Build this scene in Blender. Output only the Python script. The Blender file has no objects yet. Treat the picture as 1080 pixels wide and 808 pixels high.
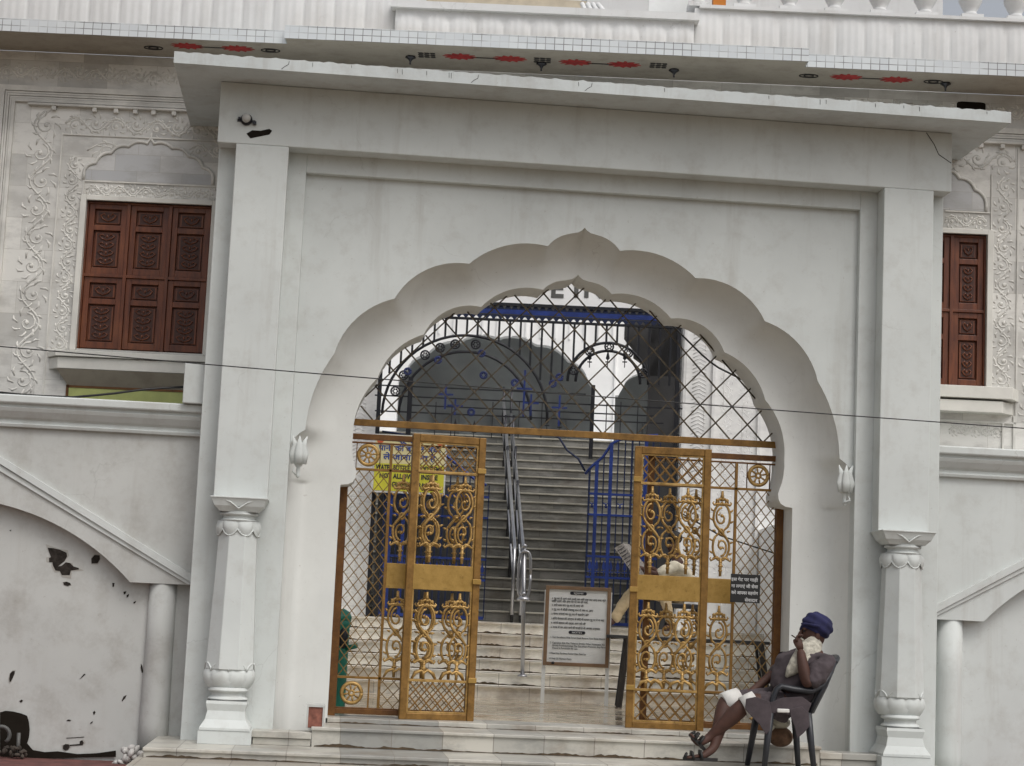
import bpy, math, random
from mathutils import Vector, Matrix
random.seed(7)
sin, cos, pi = math.sin, math.cos, math.pi
SC = bpy.context.scene
COL = SC.collection
# ------------------------------------------------------------------ camera data (measured)
F_PX, YAW, PIT, ROL = 1964.6, math.radians(5.473), math.radians(7.313), math.radians(2.563)
CAM = Vector((-2.099, -15.6, 1.284))
fw = Vector((sin(YAW)*cos(PIT), cos(YAW)*cos(PIT), sin(PIT)))
rt = Vector((cos(YAW), -sin(YAW), 0)); up = rt.cross(fw)
RT = rt*cos(ROL)+up*sin(ROL); UP = -rt*sin(ROL)+up*cos(ROL)
def at(u, v, y):
    """point of the gateway frame at depth y that a sight line meets"""
    d = fw+RT*((u-540)/F_PX)-UP*((v-404)/F_PX)
    return CAM+d*((y-CAM.y)/d.y)
# temple frame: turned by the yaw; origin on the ground under the camera
def TB(x, d, z): return Vector((CAM.x+x*cos(YAW)+d*sin(YAW), CAM.y-x*sin(YAW)+d*cos(YAW), z))
# ------------------------------------------------------------------ mesh builder
class MB:
    def __init__(s): s.v = []; s.f = []; s.m = []; s.mi = 0; s.sm = []; s.smooth = False
    def add(s, vs, fs):
        b = len(s.v); s.v += [Vector(p) for p in vs]
        for f in fs: s.f.append([b+i for i in f]); s.m.append(s.mi); s.sm.append(s.smooth)
        return s
    def box(s, x0, x1, y0, y1, z0, z1):
        return s.add([(x0,y0,z0),(x1,y0,z0),(x1,y1,z0),(x0,y1,z0),(x0,y0,z1),(x1,y0,z1),(x1,y1,z1),(x0,y1,z1)],
              [(0,3,2,1),(4,5,6,7),(0,1,5,4),(1,2,6,5),(2,3,7,6),(3,0,4,7)])
    def prism(s, pts, y0, y1):           # polygon in x,z extruded along y
        n = len(pts); vs = [(p[0],y0,p[1]) for p in pts]+[(p[0],y1,p[1]) for p in pts]
        a = sum(pts[i][0]*pts[(i+1)%n][1]-pts[(i+1)%n][0]*pts[i][1] for i in range(n))
        fs = [tuple(range(n)), tuple(range(2*n-1,n-1,-1))]+[(i,i+n,(i+1)%n+n,(i+1)%n) for i in range(n)]
        if a < 0: fs = [f[::-1] for f in fs]
        return s.add(vs, fs)
    def hprism(s, pts, z0, z1):          # polygon in x,y extruded along z
        n = len(pts); vs = [(p[0],p[1],z0) for p in pts]+[(p[0],p[1],z1) for p in pts]
        a = sum(pts[i][0]*pts[(i+1)%n][1]-pts[(i+1)%n][0]*pts[i][1] for i in range(n))
        fs = [tuple(range(n-1,-1,-1)), tuple(range(n,2*n))]+[(i,(i+1)%n,(i+1)%n+n,i+n) for i in range(n)]
        if a < 0: fs = [f[::-1] for f in fs]
        return s.add(vs, fs)
    def xprism(s, pts, x0, x1):          # profile in y,z extruded along x
        n = len(pts); vs = [(x0,p[0],p[1]) for p in pts]+[(x1,p[0],p[1]) for p in pts]
        a = sum(pts[i][0]*pts[(i+1)%n][1]-pts[(i+1)%n][0]*pts[i][1] for i in range(n))
        fs = [tuple(range(n-1,-1,-1)), tuple(range(n,2*n))]+[(i,(i+1)%n,(i+1)%n+n,i+n) for i in range(n)]
        if a < 0: fs = [f[::-1] for f in fs]
        return s.add(vs, fs)
    def tube(s, pts, r, n=6, flat=1.0, smooth=True, cap=True):
        pts = [Vector(p) for p in pts]
        if len(pts) < 2: return s
        rs = r if isinstance(r, (list, tuple)) else [r]*len(pts)
        sm = s.smooth; s.smooth = smooth
        t = (pts[1]-pts[0]).normalized()
        ref = Vector((0,1,0)) if abs(t.y) < .9 else Vector((1,0,0))
        nrm = (ref-t*ref.dot(t)).normalized(); vs = []
        for i, p in enumerate(pts):
            if i == 0: t = (pts[1]-pts[0])
            elif i == len(pts)-1: t = pts[-1]-pts[-2]
            else: t = (pts[i+1]-pts[i]).normalized()+(pts[i]-pts[i-1]).normalized()
            if t.length < 1e-9: t = pts[i]-pts[i-1]
            t.normalize(); nrm = (nrm-t*nrm.dot(t))
            if nrm.length < 1e-6: nrm = Vector((1,0,0))-t*t.x
            nrm.normalize(); bn = t.cross(nrm)
            for k in range(n):
                a = 2*pi*(k+.5)/n
                vs.append(p+nrm*(cos(a)*rs[i]*flat)+bn*(sin(a)*rs[i]))
        m = len(pts); fs = []
        for i in range(m-1):
            for k in range(n): fs.append((i*n+k, i*n+(k+1)%n, (i+1)*n+(k+1)%n, (i+1)*n+k))
        s.add(vs, fs); b = len(s.v)-len(vs); s.smooth = False
        if cap:
            s.f.append([b+k for k in range(n)][::-1]); s.m.append(s.mi); s.sm.append(False)
            s.f.append([b+(m-1)*n+k for k in range(n)]); s.m.append(s.mi); s.sm.append(False)
        s.smooth = sm; return s
    def lathe(s, prof, c=(0,0,0), n=24, squash=1.0, smooth=True, a0=0, tilt=None):
        sm = s.smooth; s.smooth = smooth; vs = []
        for r, z in prof:
            for k in range(n):
                a = a0+2*pi*k/n; p = Vector((r*cos(a), r*sin(a)*squash, z))
                if tilt: p = tilt @ p
                vs.append(p+Vector(c))
        m = len(prof); fs = []
        for i in range(m-1):
            for k in range(n): fs.append((i*n+k, i*n+(k+1)%n, (i+1)*n+(k+1)%n, (i+1)*n+k))
        fs.append(tuple(range(n))[::-1]); fs.append(tuple((m-1)*n+k for k in range(n)))
        s.add(vs, fs); s.smooth = sm; return s
    def ball(s, c, r, n=12, m=8, rot=None):
        if not isinstance(r, (tuple, list)): r = (r,r,r)
        sm = s.smooth; s.smooth = True; vs = []; fs = []; c = Vector(c)
        for i in range(m+1):
            th = pi*i/m
            for k in range(n):
                a = 2*pi*k/n; p = Vector((r[0]*sin(th)*cos(a), r[1]*sin(th)*sin(a), -r[2]*cos(th)))
                if rot: p = rot @ p
                vs.append(c+p)
        for i in range(m):
            for k in range(n): fs.append((i*n+k, i*n+(k+1)%n, (i+1)*n+(k+1)%n, (i+1)*n+k))
        s.add(vs, fs); s.smooth = sm; return s
    def grid(s, P, nu, nv, smooth=True, flip=False):   # P(i,j)
        vs = [P(i, j) for i in range(nu+1) for j in range(nv+1)]; fs = []
        for i in range(nu):
            for j in range(nv):
                f = (i*(nv+1)+j, (i+1)*(nv+1)+j, (i+1)*(nv+1)+j+1, i*(nv+1)+j+1)
                fs.append(f[::-1] if flip else f)
        sm = s.smooth; s.smooth = smooth; s.add(vs, fs); s.smooth = sm; return s
    def build(s, name, mat, parent=None, bevel=0, frame=None, seg=2):
        me = bpy.data.meshes.new(name)
        me.from_pydata([tuple(p) for p in s.v], [], s.f)
        mats = mat if isinstance(mat, (list, tuple)) else [mat]
        for m in mats: me.materials.append(m)
        for i, p in enumerate(me.polygons): p.material_index = s.m[i]; p.use_smooth = s.sm[i]
        me.validate(); me.update()
        o = bpy.data.objects.new(name, me); COL.objects.link(o)
        if frame is not None: me.transform(frame)
        if parent is not None:
            o.parent = parent
            # vertices are given in world/frame space; bring them to the parent's space
            if parent.parent is None or parent.get('_abs'):
                me.transform(inv_of(parent))
            else: me.transform(inv_of(parent))
        if bevel:
            b = o.modifiers.new('bevel', 'BEVEL'); b.width = bevel; b.segments = seg; b.limit_method = 'ANGLE'; b.angle_limit = math.radians(40)
        return o
def mw(o):
    m = Matrix.LocRotScale(o.location, o.rotation_euler.to_matrix(), None)
    return mw(o.parent) @ m if o.parent else m
def inv_of(o): return mw(o).inverted()
def thing(name, label, cat, loc=(0,0,0), rotz=0, group=None):
    o = bpy.data.objects.new(name, None); COL.objects.link(o); o.empty_display_size = .1
    o.location = loc; o.rotation_euler = (0,0,rotz)
    o['label'] = label; o['category'] = cat
    if group: o['group'] = group
    return o
def tag(o, label, cat, group=None):
    o['label'] = label; o['category'] = cat
    if group: o['group'] = group
    return o
def structure(o, kind='structure'): o['kind'] = kind; return o
def copy_tree(o, parent=None):
    c = o.copy(); COL.objects.link(c); c.parent = parent
    for ch in list(o.children): copy_tree(ch, c)
    return c
TF = Matrix.Translation(Vector((CAM.x, CAM.y, 0))) @ Matrix.Rotation(-YAW, 4, 'Z')   # temple frame -> world
def tthing(name, label, cat, x, d, z, group=None): return thing(name, label, cat, TB(x, d, z), -YAW, group)
# ------------------------------------------------------------------ materials
def newmat(name):
    m = bpy.data.materials.new(name); m.use_nodes = True
    nt = m.node_tree; b = nt.nodes['Principled BSDF']; return m, nt, b
def N(nt, t, **k):
    n = nt.nodes.new(t)
    for a, v in k.items():
        if a in n.inputs.keys() if hasattr(n.inputs, 'keys') else False: n.inputs[a].default_value = v
        else: setattr(n, a, v)
    return n
def noise(nt, co, scale, detail=6, rough=.6, sx=1, sy=1, sz=1):
    mp = nt.nodes.new('ShaderNodeMapping'); mp.inputs['Scale'].default_value = (sx,sy,sz); nt.links.new(co, mp.inputs[0])
    n = nt.nodes.new('ShaderNodeTexNoise'); n.inputs['Scale'].default_value = scale; n.inputs['Detail'].default_value = detail; n.inputs['Roughness'].default_value = rough
    nt.links.new(mp.outputs[0], n.inputs['Vector']); return n.outputs['Fac']
def ramp(nt, fac, a, b, c0=(0,0,0,1), c1=(1,1,1,1)):
    r = nt.nodes.new('ShaderNodeValToRGB'); r.color_ramp.elements[0].position = a; r.color_ramp.elements[1].position = b
    r.color_ramp.elements[0].color = c0; r.color_ramp.elements[1].color = c1; nt.links.new(fac, r.inputs[0]); return r.outputs[0]
def mix(nt, fac, a, b, mode='MIX'):
    m = nt.nodes.new('ShaderNodeMix'); m.data_type = 'RGBA'; m.blend_type = mode
    for s, i in ((fac,0),(a,6),(b,7)):
        if isinstance(s, (int, float)): m.inputs[i].default_value = s
        elif isinstance(s, tuple): m.inputs[i].default_value = (*s,1) if len(s) == 3 else s
        else: nt.links.new(s, m.inputs[i])
    return m.outputs[2]
def bumpn(nt, b, h, strength, dist=.01):
    bp = nt.nodes.new('ShaderNodeBump'); bp.inputs['Strength'].default_value = strength; bp.inputs['Distance'].default_value = dist
    nt.links.new(h, bp.inputs['Height']); nt.links.new(bp.outputs[0], b.inputs['Normal'])
def M_plain(name, col, rough=.6, metal=0, var=.15, scale=6, bump=.1, bscale=60, spec=None, col2=None):
    m, nt, b = newmat(name); co = nt.nodes.new('ShaderNodeTexCoord').outputs['Object']
    n = noise(nt, co, scale); d = tuple(c*(1-var) for c in col); l = col2 or tuple(min(1, c*(1+var)) for c in col)
    nt.links.new(mix(nt, ramp(nt, n, .35, .65), d, l), b.inputs['Base Color'])
    b.inputs['Roughness'].default_value = rough; b.inputs['Metallic'].default_value = metal
    if spec is not None: b.inputs['Specular IOR Level'].default_value = spec
    if bump: bumpn(nt, b, noise(nt, co, bscale), bump, .004)
    return m
def M_paint(name, col=(.62,.63,.62), dirt=.32, dirtcol=(.30,.27,.23), rough=.75, grime=0, streak=.45, lowdirt=0):
    m, nt, b = newmat(name); co = nt.nodes.new('ShaderNodeTexCoord').outputs['Object']
    n1 = noise(nt, co, .9, 5); c = mix(nt, ramp(nt, n1, .3, .7), tuple(x*.90 for x in col), tuple(min(1,x*1.05) for x in col))
    n2 = noise(nt, co, 5, 8, .7); c = mix(nt, mix(nt, ramp(nt, n2, .5, .78), (0,0,0), (dirt,)*3), c, dirtcol)
    n3 = noise(nt, co, 3.2, 7, .65, 1.6, 1.6, .12); c = mix(nt, mix(nt, ramp(nt, n3, .54, .86), (0,0,0), (streak,)*3), c, dirtcol)
    vo = nt.nodes.new('ShaderNodeTexVoronoi'); vo.feature = 'DISTANCE_TO_EDGE'; vo.inputs['Scale'].default_value = .55
    wv = nt.nodes.new('ShaderNodeVectorMath'); wv.operation = 'ADD'; nz = nt.nodes.new('ShaderNodeTexNoise'); nz.inputs['Scale'].default_value = 1.6; nz.inputs['Detail'].default_value = 7; nt.links.new(co, nz.inputs['Vector']); nt.links.new(co, wv.inputs[0]); nt.links.new(nz.outputs['Color'], wv.inputs[1]); nt.links.new(wv.outputs[0], vo.inputs['Vector'])
    hair = mix(nt, ramp(nt, vo.outputs['Distance'], 0, .0035, (.4,.4,.4,1), (0,0,0,1)), 0.0, 0.0) if False else ramp(nt, vo.outputs['Distance'], 0, .0028, (.22,.22,.22,1), (0,0,0,1))
    gate_ = mix(nt, ramp(nt, noise(nt, co, .8, 3), .52, .6), (0,0,0), hair); c = mix(nt, gate_, c, (.20,.19,.17))
    n4 = noise(nt, co, 38, 3, .5); c = mix(nt, mix(nt, ramp(nt, n4, .70, .76), (0,0,0), (.35,)*3), c, dirtcol)
    if grime:
        n5 = noise(nt, co, 2.4, 9, .75); c = mix(nt, mix(nt, ramp(nt, n5, .48, .72), (0,0,0), (grime,)*3), c, (.20,.17,.14))
    nt.links.new(c, b.inputs['Base Color']); b.inputs['Roughness'].default_value = rough; b.inputs['Specular IOR Level'].default_value = .25
    h = mix(nt, .35, noise(nt, co, 7, 6), noise(nt, co, 90, 3)); bumpn(nt, b, h, .22, .006)
    return m
def M_marble(name, c1, c2, bw, bh, vein=(.32,.31,.29), rough=.45, plane='xz', mortar=.003, offset=.5, mcol=(.25,.23,.2), dirt=.35, dirtcol=(.22,.17,.11)):
    m, nt, b = newmat(name); co = nt.nodes.new('ShaderNodeTexCoord').outputs['Object']
    sp = nt.nodes.new('ShaderNodeSeparateXYZ'); nt.links.new(co, sp.inputs[0]); cb = nt.nodes.new('ShaderNodeCombineXYZ')
    nt.links.new(sp.outputs[0], cb.inputs[0]); nt.links.new(sp.outputs[2 if plane == 'xz' else 1], cb.inputs[1])
    br = nt.nodes.new('ShaderNodeTexBrick'); nt.links.new(cb.outputs[0], br.inputs['Vector']); br.offset = offset
    br.inputs['Scale'].default_value = 1; br.inputs['Brick Width'].default_value = bw; br.inputs['Row Height'].default_value = bh
    br.inputs['Mortar Size'].default_value = mortar; br.inputs['Mortar Smooth'].default_value = .2
    br.inputs['Color1'].default_value = (*c1,1); br.inputs['Color2'].default_value = (*c2,1); br.inputs['Mortar'].default_value = (*mcol,1)
    n = noise(nt, co, 2.3, 9, .7, 1, 1, 2.2); nv = ramp(nt, n, .47, .60)
    c = mix(nt, mix(nt, nv, (0,0,0), (.4,)*3), br.outputs['Color'], vein)
    n2 = noise(nt, co, 1.6, 8, .7); c = mix(nt, mix(nt, ramp(nt, n2, .5, .75), (0,0,0), (dirt,)*3), c, dirtcol)
    nt.links.new(c, b.inputs['Base Color']); b.inputs['Roughness'].default_value = rough
    bumpn(nt, b, mix(nt, .6, br.outputs['Fac'], noise(nt, co, 50, 3)), -.25, .003)
    return m
paint = M_paint('white_paint', (.61,.64,.625))
paint_soft = M_paint('white_paint_arch', (.68,.69,.665), .12, streak=.2)
paint_old = M_paint('old_white_paint', (.53,.54,.52), .35, grime=.35, streak=.35)
paint_eave = M_paint('eave_paint', (.58,.62,.62), .3, grime=.25, streak=.6)
marble = M_marble('wall_marble', (.74,.73,.69), (.50,.495,.47), .46, .30, mortar=.0015, mcol=(.40,.38,.34), dirt=.25)
marble_plain = M_marble('niche_marble', (.60,.60,.59), (.46,.47,.48), .42, .16, dirt=.1, mortar=.0015, mcol=(.36,.34,.3))
frame_marble = M_plain('frame_marble', (.68,.67,.62), .5, var=.12, scale=2)
relief_m = M_plain('carved_marble', (.64,.63,.59), .55, var=.22, scale=2.5, bump=.2)
marble_in = M_marble('courtyard_marble', (.90,.90,.88), (.84,.84,.83), .5, .7, dirt=.1, vein=(.6,.6,.6), mortar=.0015)
step_m = M_marble('step_marble', (.55,.53,.47), (.30,.30,.28), .42, .9, rough=.35, vein=(.20,.20,.19), dirt=.65, dirtcol=(.16,.11,.065), mortar=.004)
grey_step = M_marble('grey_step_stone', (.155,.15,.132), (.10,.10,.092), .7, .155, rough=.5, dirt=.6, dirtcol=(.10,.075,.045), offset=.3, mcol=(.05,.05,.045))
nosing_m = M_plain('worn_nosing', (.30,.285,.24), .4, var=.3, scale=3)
white_step = M_marble('white_step_marble', (.88,.85,.77), (.80,.76,.67), .6, .145, rough=.35, dirt=.6, dirtcol=(.30,.19,.09), offset=.4)
def M_floor():
    m, nt, b = newmat('polished_floor'); co = nt.nodes.new('ShaderNodeTexCoord').outputs['Object']
    br = nt.nodes.new('ShaderNodeTexBrick'); mp = nt.nodes.new('ShaderNodeMapping'); mp.inputs['Rotation'].default_value = (0,0,math.radians(28))
    nt.links.new(co, mp.inputs[0]); nt.links.new(mp.outputs[0], br.inputs['Vector']); br.offset = .5
    br.inputs['Scale'].default_value = 1; br.inputs['Brick Width'].default_value = .9; br.inputs['Row Height'].default_value = .30; br.inputs['Mortar Size'].default_value = .022
    br.inputs['Color1'].default_value = (.78,.70,.56,1); br.inputs['Color2'].default_value = (.66,.56,.42,1); br.inputs['Mortar'].default_value = (.10,.075,.05,1)
    c = mix(nt, mix(nt, ramp(nt, noise(nt, co, 1.4, 7), .42, .7), (0,0,0), (.7,)*3), br.outputs['Color'], (.38,.24,.12))
    nt.links.new(c, b.inputs['Base Color']); b.inputs['Roughness'].default_value = .10
    nt.links.new(mix(nt, ramp(nt, noise(nt, co, 3, 5), .4, .7), (.06,)*3, (.28,)*3), b.inputs['Roughness'])
    return m
floor_m = M_floor()
pave_m = M_marble('apron_tiles', (.42,.39,.33), (.33,.30,.26), .34, .34, plane='xy', offset=0, mcol=(.12,.1,.08), dirt=.4, rough=.5)
def M_tiles():
    m, nt, b = newmat('edge_tiles'); co = nt.nodes.new('ShaderNodeTexCoord').outputs['Object']
    sp = nt.nodes.new('ShaderNodeSeparateXYZ'); nt.links.new(co, sp.inputs[0]); cb = nt.nodes.new('ShaderNodeCombineXYZ'); nt.links.new(sp.outputs[0], cb.inputs[0]); nt.links.new(sp.outputs[2], cb.inputs[1])
    br = nt.nodes.new('ShaderNodeTexBrick'); nt.links.new(cb.outputs[0], br.inputs['Vector']); br.offset = 0
    br.inputs['Scale'].default_value = 1; br.inputs['Brick Width'].default_value = .082; br.inputs['Row Height'].default_value = .0575; br.inputs['Mortar Size'].default_value = .0035
    br.inputs['Color1'].default_value = (.64,.67,.68,1); br.inputs['Color2'].default_value = (.58,.61,.63,1)
    nm = ramp(nt, noise(nt, co, 1.7, 4), .45, .56, (.20,.20,.20,1), (.54,.56,.57,1)); nt.links.new(nm, br.inputs['Mortar'])
    nt.links.new(br.outputs['Color'], b.inputs['Base Color']); b.inputs['Roughness'].default_value = .25; return m
tiles_m = M_tiles()
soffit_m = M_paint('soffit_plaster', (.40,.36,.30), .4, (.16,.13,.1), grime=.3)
red_m = M_plain('painted_red', (.36,.022,.02), .7, var=.3, scale=20)
blackpaint = M_plain('black_lines', (.02,.018,.016), .7)
def M_wood():
    m, nt, b = newmat('carved_wood'); co = nt.nodes.new('ShaderNodeTexCoord').outputs['Object']
    n = noise(nt, co, 9, 6, .6, 3, 3, .4); c = mix(nt, ramp(nt, n, .3, .7), (.066,.015,.006), (.185,.052,.018))
    c = mix(nt, mix(nt, ramp(nt, noise(nt, co, 2.5, 5), .5, .8), (0,0,0), (.5,)*3), c, (.30,.11,.04))
    nt.links.new(c, b.inputs['Base Color']); b.inputs['Roughness'].default_value = .42
    bumpn(nt, b, n, .2, .003); return m
wood = M_wood(); wood_dark = M_plain('wood_recess', (.050,.014,.007), .55, var=.4, scale=30)
def M_gold(name, a, c2, rough=.42, metal=.35):
    m, nt, b = newmat(name); co = nt.nodes.new('ShaderNodeTexCoord').outputs['Object']
    n = noise(nt, co, 9, 8, .75); c = mix(nt, ramp(nt, n, .38, .62), a, c2)
    c = mix(nt, mix(nt, ramp(nt, noise(nt, co, 22, 5), .6, .75), (0,0,0), (.6,)*3), c, tuple(x*.35 for x in a))
    nt.links.new(c, b.inputs['Base Color']); b.inputs['Roughness'].default_value = rough; b.inputs['Metallic'].default_value = metal
    bumpn(nt, b, noise(nt, co, 70, 3), .12, .002); return m
gold_frame = M_gold('gold_frame_paint', (.16,.082,.017), (.28,.15,.036))
gold_panel = M_gold('gold_sheet', (.30,.18,.04), (.42,.26,.07))
gold_scroll = M_gold('gold_cast', (.26,.150,.038), (.52,.33,.115), .42, .4)
brown_frame = M_gold('brown_post_paint', (.10,.040,.010), (.17,.075,.018))
lattice_m = M_gold('lattice_paint', (.17,.10,.03), (.24,.15,.05), .5)
lattice_dark = M_gold('arch_lattice_paint', (.022,.017,.012), (.12,.09,.05), .5)
black_iron = M_plain('black_iron', (.012,.013,.018), .45, .2)
blue_iron = M_plain('blue_iron', (.012,.032,.17), .45, .1, var=.3)
blue_dull = M_plain('dull_blue_iron', (.012,.024,.11), .6, var=.3)
navy_iron = M_plain('navy_iron', (.010,.018,.055), .45, .2)
steel = M_plain('steel', (.42,.42,.43), .30, 1.0, var=.1, bump=0)
dark_pipe = M_plain('dark_pipe', (.05,.05,.055), .25, .8)
dark_hole = M_plain('dark_hole', (.018,.015,.012), .95, spec=0)
peel_m = M_plain('bare_plaster', (.035,.03,.026), .95, var=.4, scale=25, spec=.1)
flake_m = M_paint('flaked_plaster', (.42,.41,.38), .5, grime=.5)
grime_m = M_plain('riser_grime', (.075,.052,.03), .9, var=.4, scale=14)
yellow_m = M_plain('yellow_board', (.55,.52,.04), .6, var=.08)
cream_board = M_plain('cream_board', (.62,.56,.30), .6, var=.06)
white_board = M_plain('white_board', (.84,.86,.85), .45, var=.04)
board_frame = M_plain('board_frame', (.24,.15,.085), .5)
black_board = M_plain('black_board', (.006,.006,.006), .5)
letter_w = M_plain('white_lettering', (.55,.55,.55), .7, bump=0)
letter_b = M_plain('black_lettering', (.02,.02,.03), .7, bump=0)
letter_blue = M_plain('blue_lettering', (.02,.05,.25), .7, bump=0)
hall_wall = M_plain('hall_white_wall', (.88,.88,.87), .7, var=.06, scale=2)
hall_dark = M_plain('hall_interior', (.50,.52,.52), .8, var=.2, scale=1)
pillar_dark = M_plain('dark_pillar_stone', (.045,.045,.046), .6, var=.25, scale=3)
teal = M_plain('green_plastic', (.012,.17,.12), .4, var=.2)
plastic = M_plain('chair_plastic', (.022,.024,.03), .42, var=.15)
skin_m = M_plain('brown_skin', (.062,.025,.016), .7, var=.2, scale=14)
kurta_m = M_plain('mauve_cotton', (.060,.047,.052), .9, var=.22, scale=9, bump=.5, bscale=30)
shorts_m = M_plain('white_cotton', (.62,.61,.58), .9)
turban_m = M_plain('navy_turban_cloth', (.014,.015,.062), .9, var=.3, scale=16, bump=.5, bscale=25)
beard_m = M_plain('white_hair', (.40,.38,.32), .95, var=.35, scale=30, bump=.8, bscale=60)
sandal_m = M_plain('black_rubber', (.012,.011,.011), .6)
cream_m = M_plain('cream_cloth', (.62,.57,.45), .9, var=.1, bump=.4, bscale=20)
beige_m = M_plain('beige_cloth', (.55,.43,.26), .9, var=.12, bump=.4, bscale=20)
hair_m = M_plain('black_hair', (.012,.01,.01), .7)
paper_m = M_plain('newsprint', (.25,.23,.21), .8, var=.5, scale=45)
sack_m = M_plain('brown_sack', (.15,.085,.05), .9, var=.35, scale=12)
bag_w = M_plain('white_plastic_bag', (.5,.47,.38), .5, var=.15)
brick_m = M_plain('red_brick', (.22,.085,.06), .9, var=.35, scale=20)
rubble_m = M_plain('whitewashed_rubble', (.46,.45,.43), .95, var=.3, scale=12, bump=.8, bscale=20)
green_panel = M_plain('pale_green_panel', (.42,.46,.16), .6, var=.1)
cable_m = M_plain('cable_black', (.01,.01,.01), .5, bump=0)
orange_m = M_plain('saffron_paint', (.65,.22,.02), .6)
street_m = M_plain('street_earth', (.165,.125,.085), .95, var=.3, scale=3, bump=.5, bscale=20)
redmat_m = M_plain('red_dust_paving', (.12,.045,.038), .9, var=.35, scale=8)
dust_m = M_plain('dark_dust', (.05,.04,.032), .95, var=.4, scale=12)
roof_white = M_paint('rooftop_white', (.72,.73,.73), .15)
# ------------------------------------------------------------------ curve helpers
def arc3(a, m, b, n):
    (ax, ay), (mx, my), (bx, by) = a, m, b
    d = 2*(ax*(my-by)+mx*(by-ay)+bx*(ay-my))
    ux = ((ax*ax+ay*ay)*(my-by)+(mx*mx+my*my)*(by-ay)+(bx*bx+by*by)*(ay-my))/d
    uy = ((ax*ax+ay*ay)*(bx-mx)+(mx*mx+my*my)*(ax-bx)+(bx*bx+by*by)*(mx-ax))/d
    r = math.hypot(ax-ux, ay-uy); a0 = math.atan2(ay-uy, ax-ux); a1 = math.atan2(by-uy, bx-ux); am = math.atan2(my-uy, mx-ux)
    def norm(x):
        while x < 0: x += 2*pi
        return x % (2*pi)
    if norm(am-a0) <= norm(a1-a0): sw = norm(a1-a0)
    else: sw = norm(a1-a0)-2*pi
    return [(ux+r*cos(a0+sw*i/n), uy+r*sin(a0+sw*i/n)) for i in range(n+1)]
def half_outer():
    L = [(0,4.735),(.02,4.712),(.055,4.69),(.11,4.678)]+arc3((.13,4.672),(.235,4.63),(.318,4.55),6)
    L = L[:4]+L[4:]
    for a, m, b in (((.318,4.55),(.69,4.53),(.998,4.35)), ((.998,4.35),(1.36,4.278),(1.628,4.004)), ((1.628,4.004),(1.935,3.822),(2.115,3.5)), ((2.115,3.5),(2.268,3.172),(2.325,2.83))):
        L += arc3(a, m, b, 12)[1:]
    return L
def half_inner():
    L = [(0,4.377),(.02,4.355),(.05,4.335),(.10,4.322)]+arc3((.12,4.318),(.22,4.29),(.309,4.222),6)
    for a, m, b in (((.309,4.222),(.595,4.205),(.851,4.034)), ((.851,4.034),(1.15,3.982),(1.345,3.758)), ((1.345,3.758),(1.59,3.597),(1.728,3.35)), ((1.728,3.35),(1.875,3.11),(1.915,2.83))):
        L += arc3(a, m, b, 12)[1:]
    return L
HO, HI = half_outer(), half_inner()
hook = [(1.918,2.76),(1.912,2.69),(1.90,2.62),(1.880,2.56),(1.868,2.52),(1.872,2.47),(1.895,2.43),(1.935,2.408),(1.998,2.40),(2.0,2.38),(2.0,1.6),(2.0,.20)]
outj = [(2.37,2.80),(2.42,2.75),(2.452,2.70),(2.452,2.60),(2.452,2.52),(2.452,2.47),(2.452,2.43),(2.452,2.41),(2.452,2.40),(2.452,2.38),(2.452,1.6),(2.452,.20)]
HOj, HIj = HO+outj, HI+hook
def full(h): return [(-x, z) for x, z in h[::-1]]+h[1:]
FO, FI = full(HOj), full(HIj)
ARCH_IN = full(HI+hook[:8])      # opening of the transom screen
def inside(p, poly):
    x, y = p; c = False; n = len(poly)
    for i in range(n):
        (x1, y1), (x2, y2) = poly[i], poly[(i+1) % n]
        if (y1 > y) != (y2 > y) and x < (x2-x1)*(y-y1)/(y2-y1)+x1: c = not c
    return c
def clip(a, b, poly, n=400):
    out = []; st = None
    for i in range(n+1):
        p = (a[0]+(b[0]-a[0])*i/n, a[1]+(b[1]-a[1])*i/n); ins = inside(p, poly)
        if ins and st is None: st = p
        if not ins and st is not None: out.append((st, p)); st = None
    if st is not None: out.append((st, b))
    return out
def vine(mb, x0, x1, z0, z1, y, r=.010, pitch=None, fr=1.0):
    r *= 1.1; FL_ = .28; _t = mb.tube; tube_ = lambda P, rr, n=5: _t(P, rr, n, FL_)
    """carved scrolling vine, half sunk in the wall, on a strip; runs along the longer side"""
    w, h = x1-x0, z1-z0; vert = h > w; L, W = (h, w) if vert else (w, h)
    pitch = pitch or W*.86; k = max(1, round(L/pitch)); p = L/k
    def tr(s, t): return (x0+W/2+t, y, z0+s) if vert else (x0+s, y, z0+W/2+t)
    tube_([tr(L*i/(k*8), W*.30*sin(pi*i/8)) for i in range(k*8+1)], r, 4)
    for i in range(k):
        sg = 1 if i % 2 == 0 else -1; cx = p*(i+.5); ct = -sg*W*.06
        R = W*.30; ph = random.uniform(-.3,.3)
        tube_([tr(cx+R*(1-.075*j)*cos(sg*(j*.62)+ph), ct+R*(1-.075*j)*sin(sg*(j*.62)+ph)) for j in range(12)], [r*(1-.04*j) for j in range(12)], 4)
        mb.ball(tr(cx, ct), (r*1.7, r*.7, r*1.7), 6, 4)
        for q in range(8):
            a = q*.785+ph; d = W*.43
            tube_([tr(cx+R*.9*cos(a), ct+R*.9*sin(a)), tr(cx+d*.95*cos(a+.25), ct+d*.95*sin(a+.25)), tr(cx+d*1.08*cos(a+.5), ct+d*1.08*sin(a+.5))], [r*.6, r*1.2, r*.3], 4)
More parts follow.
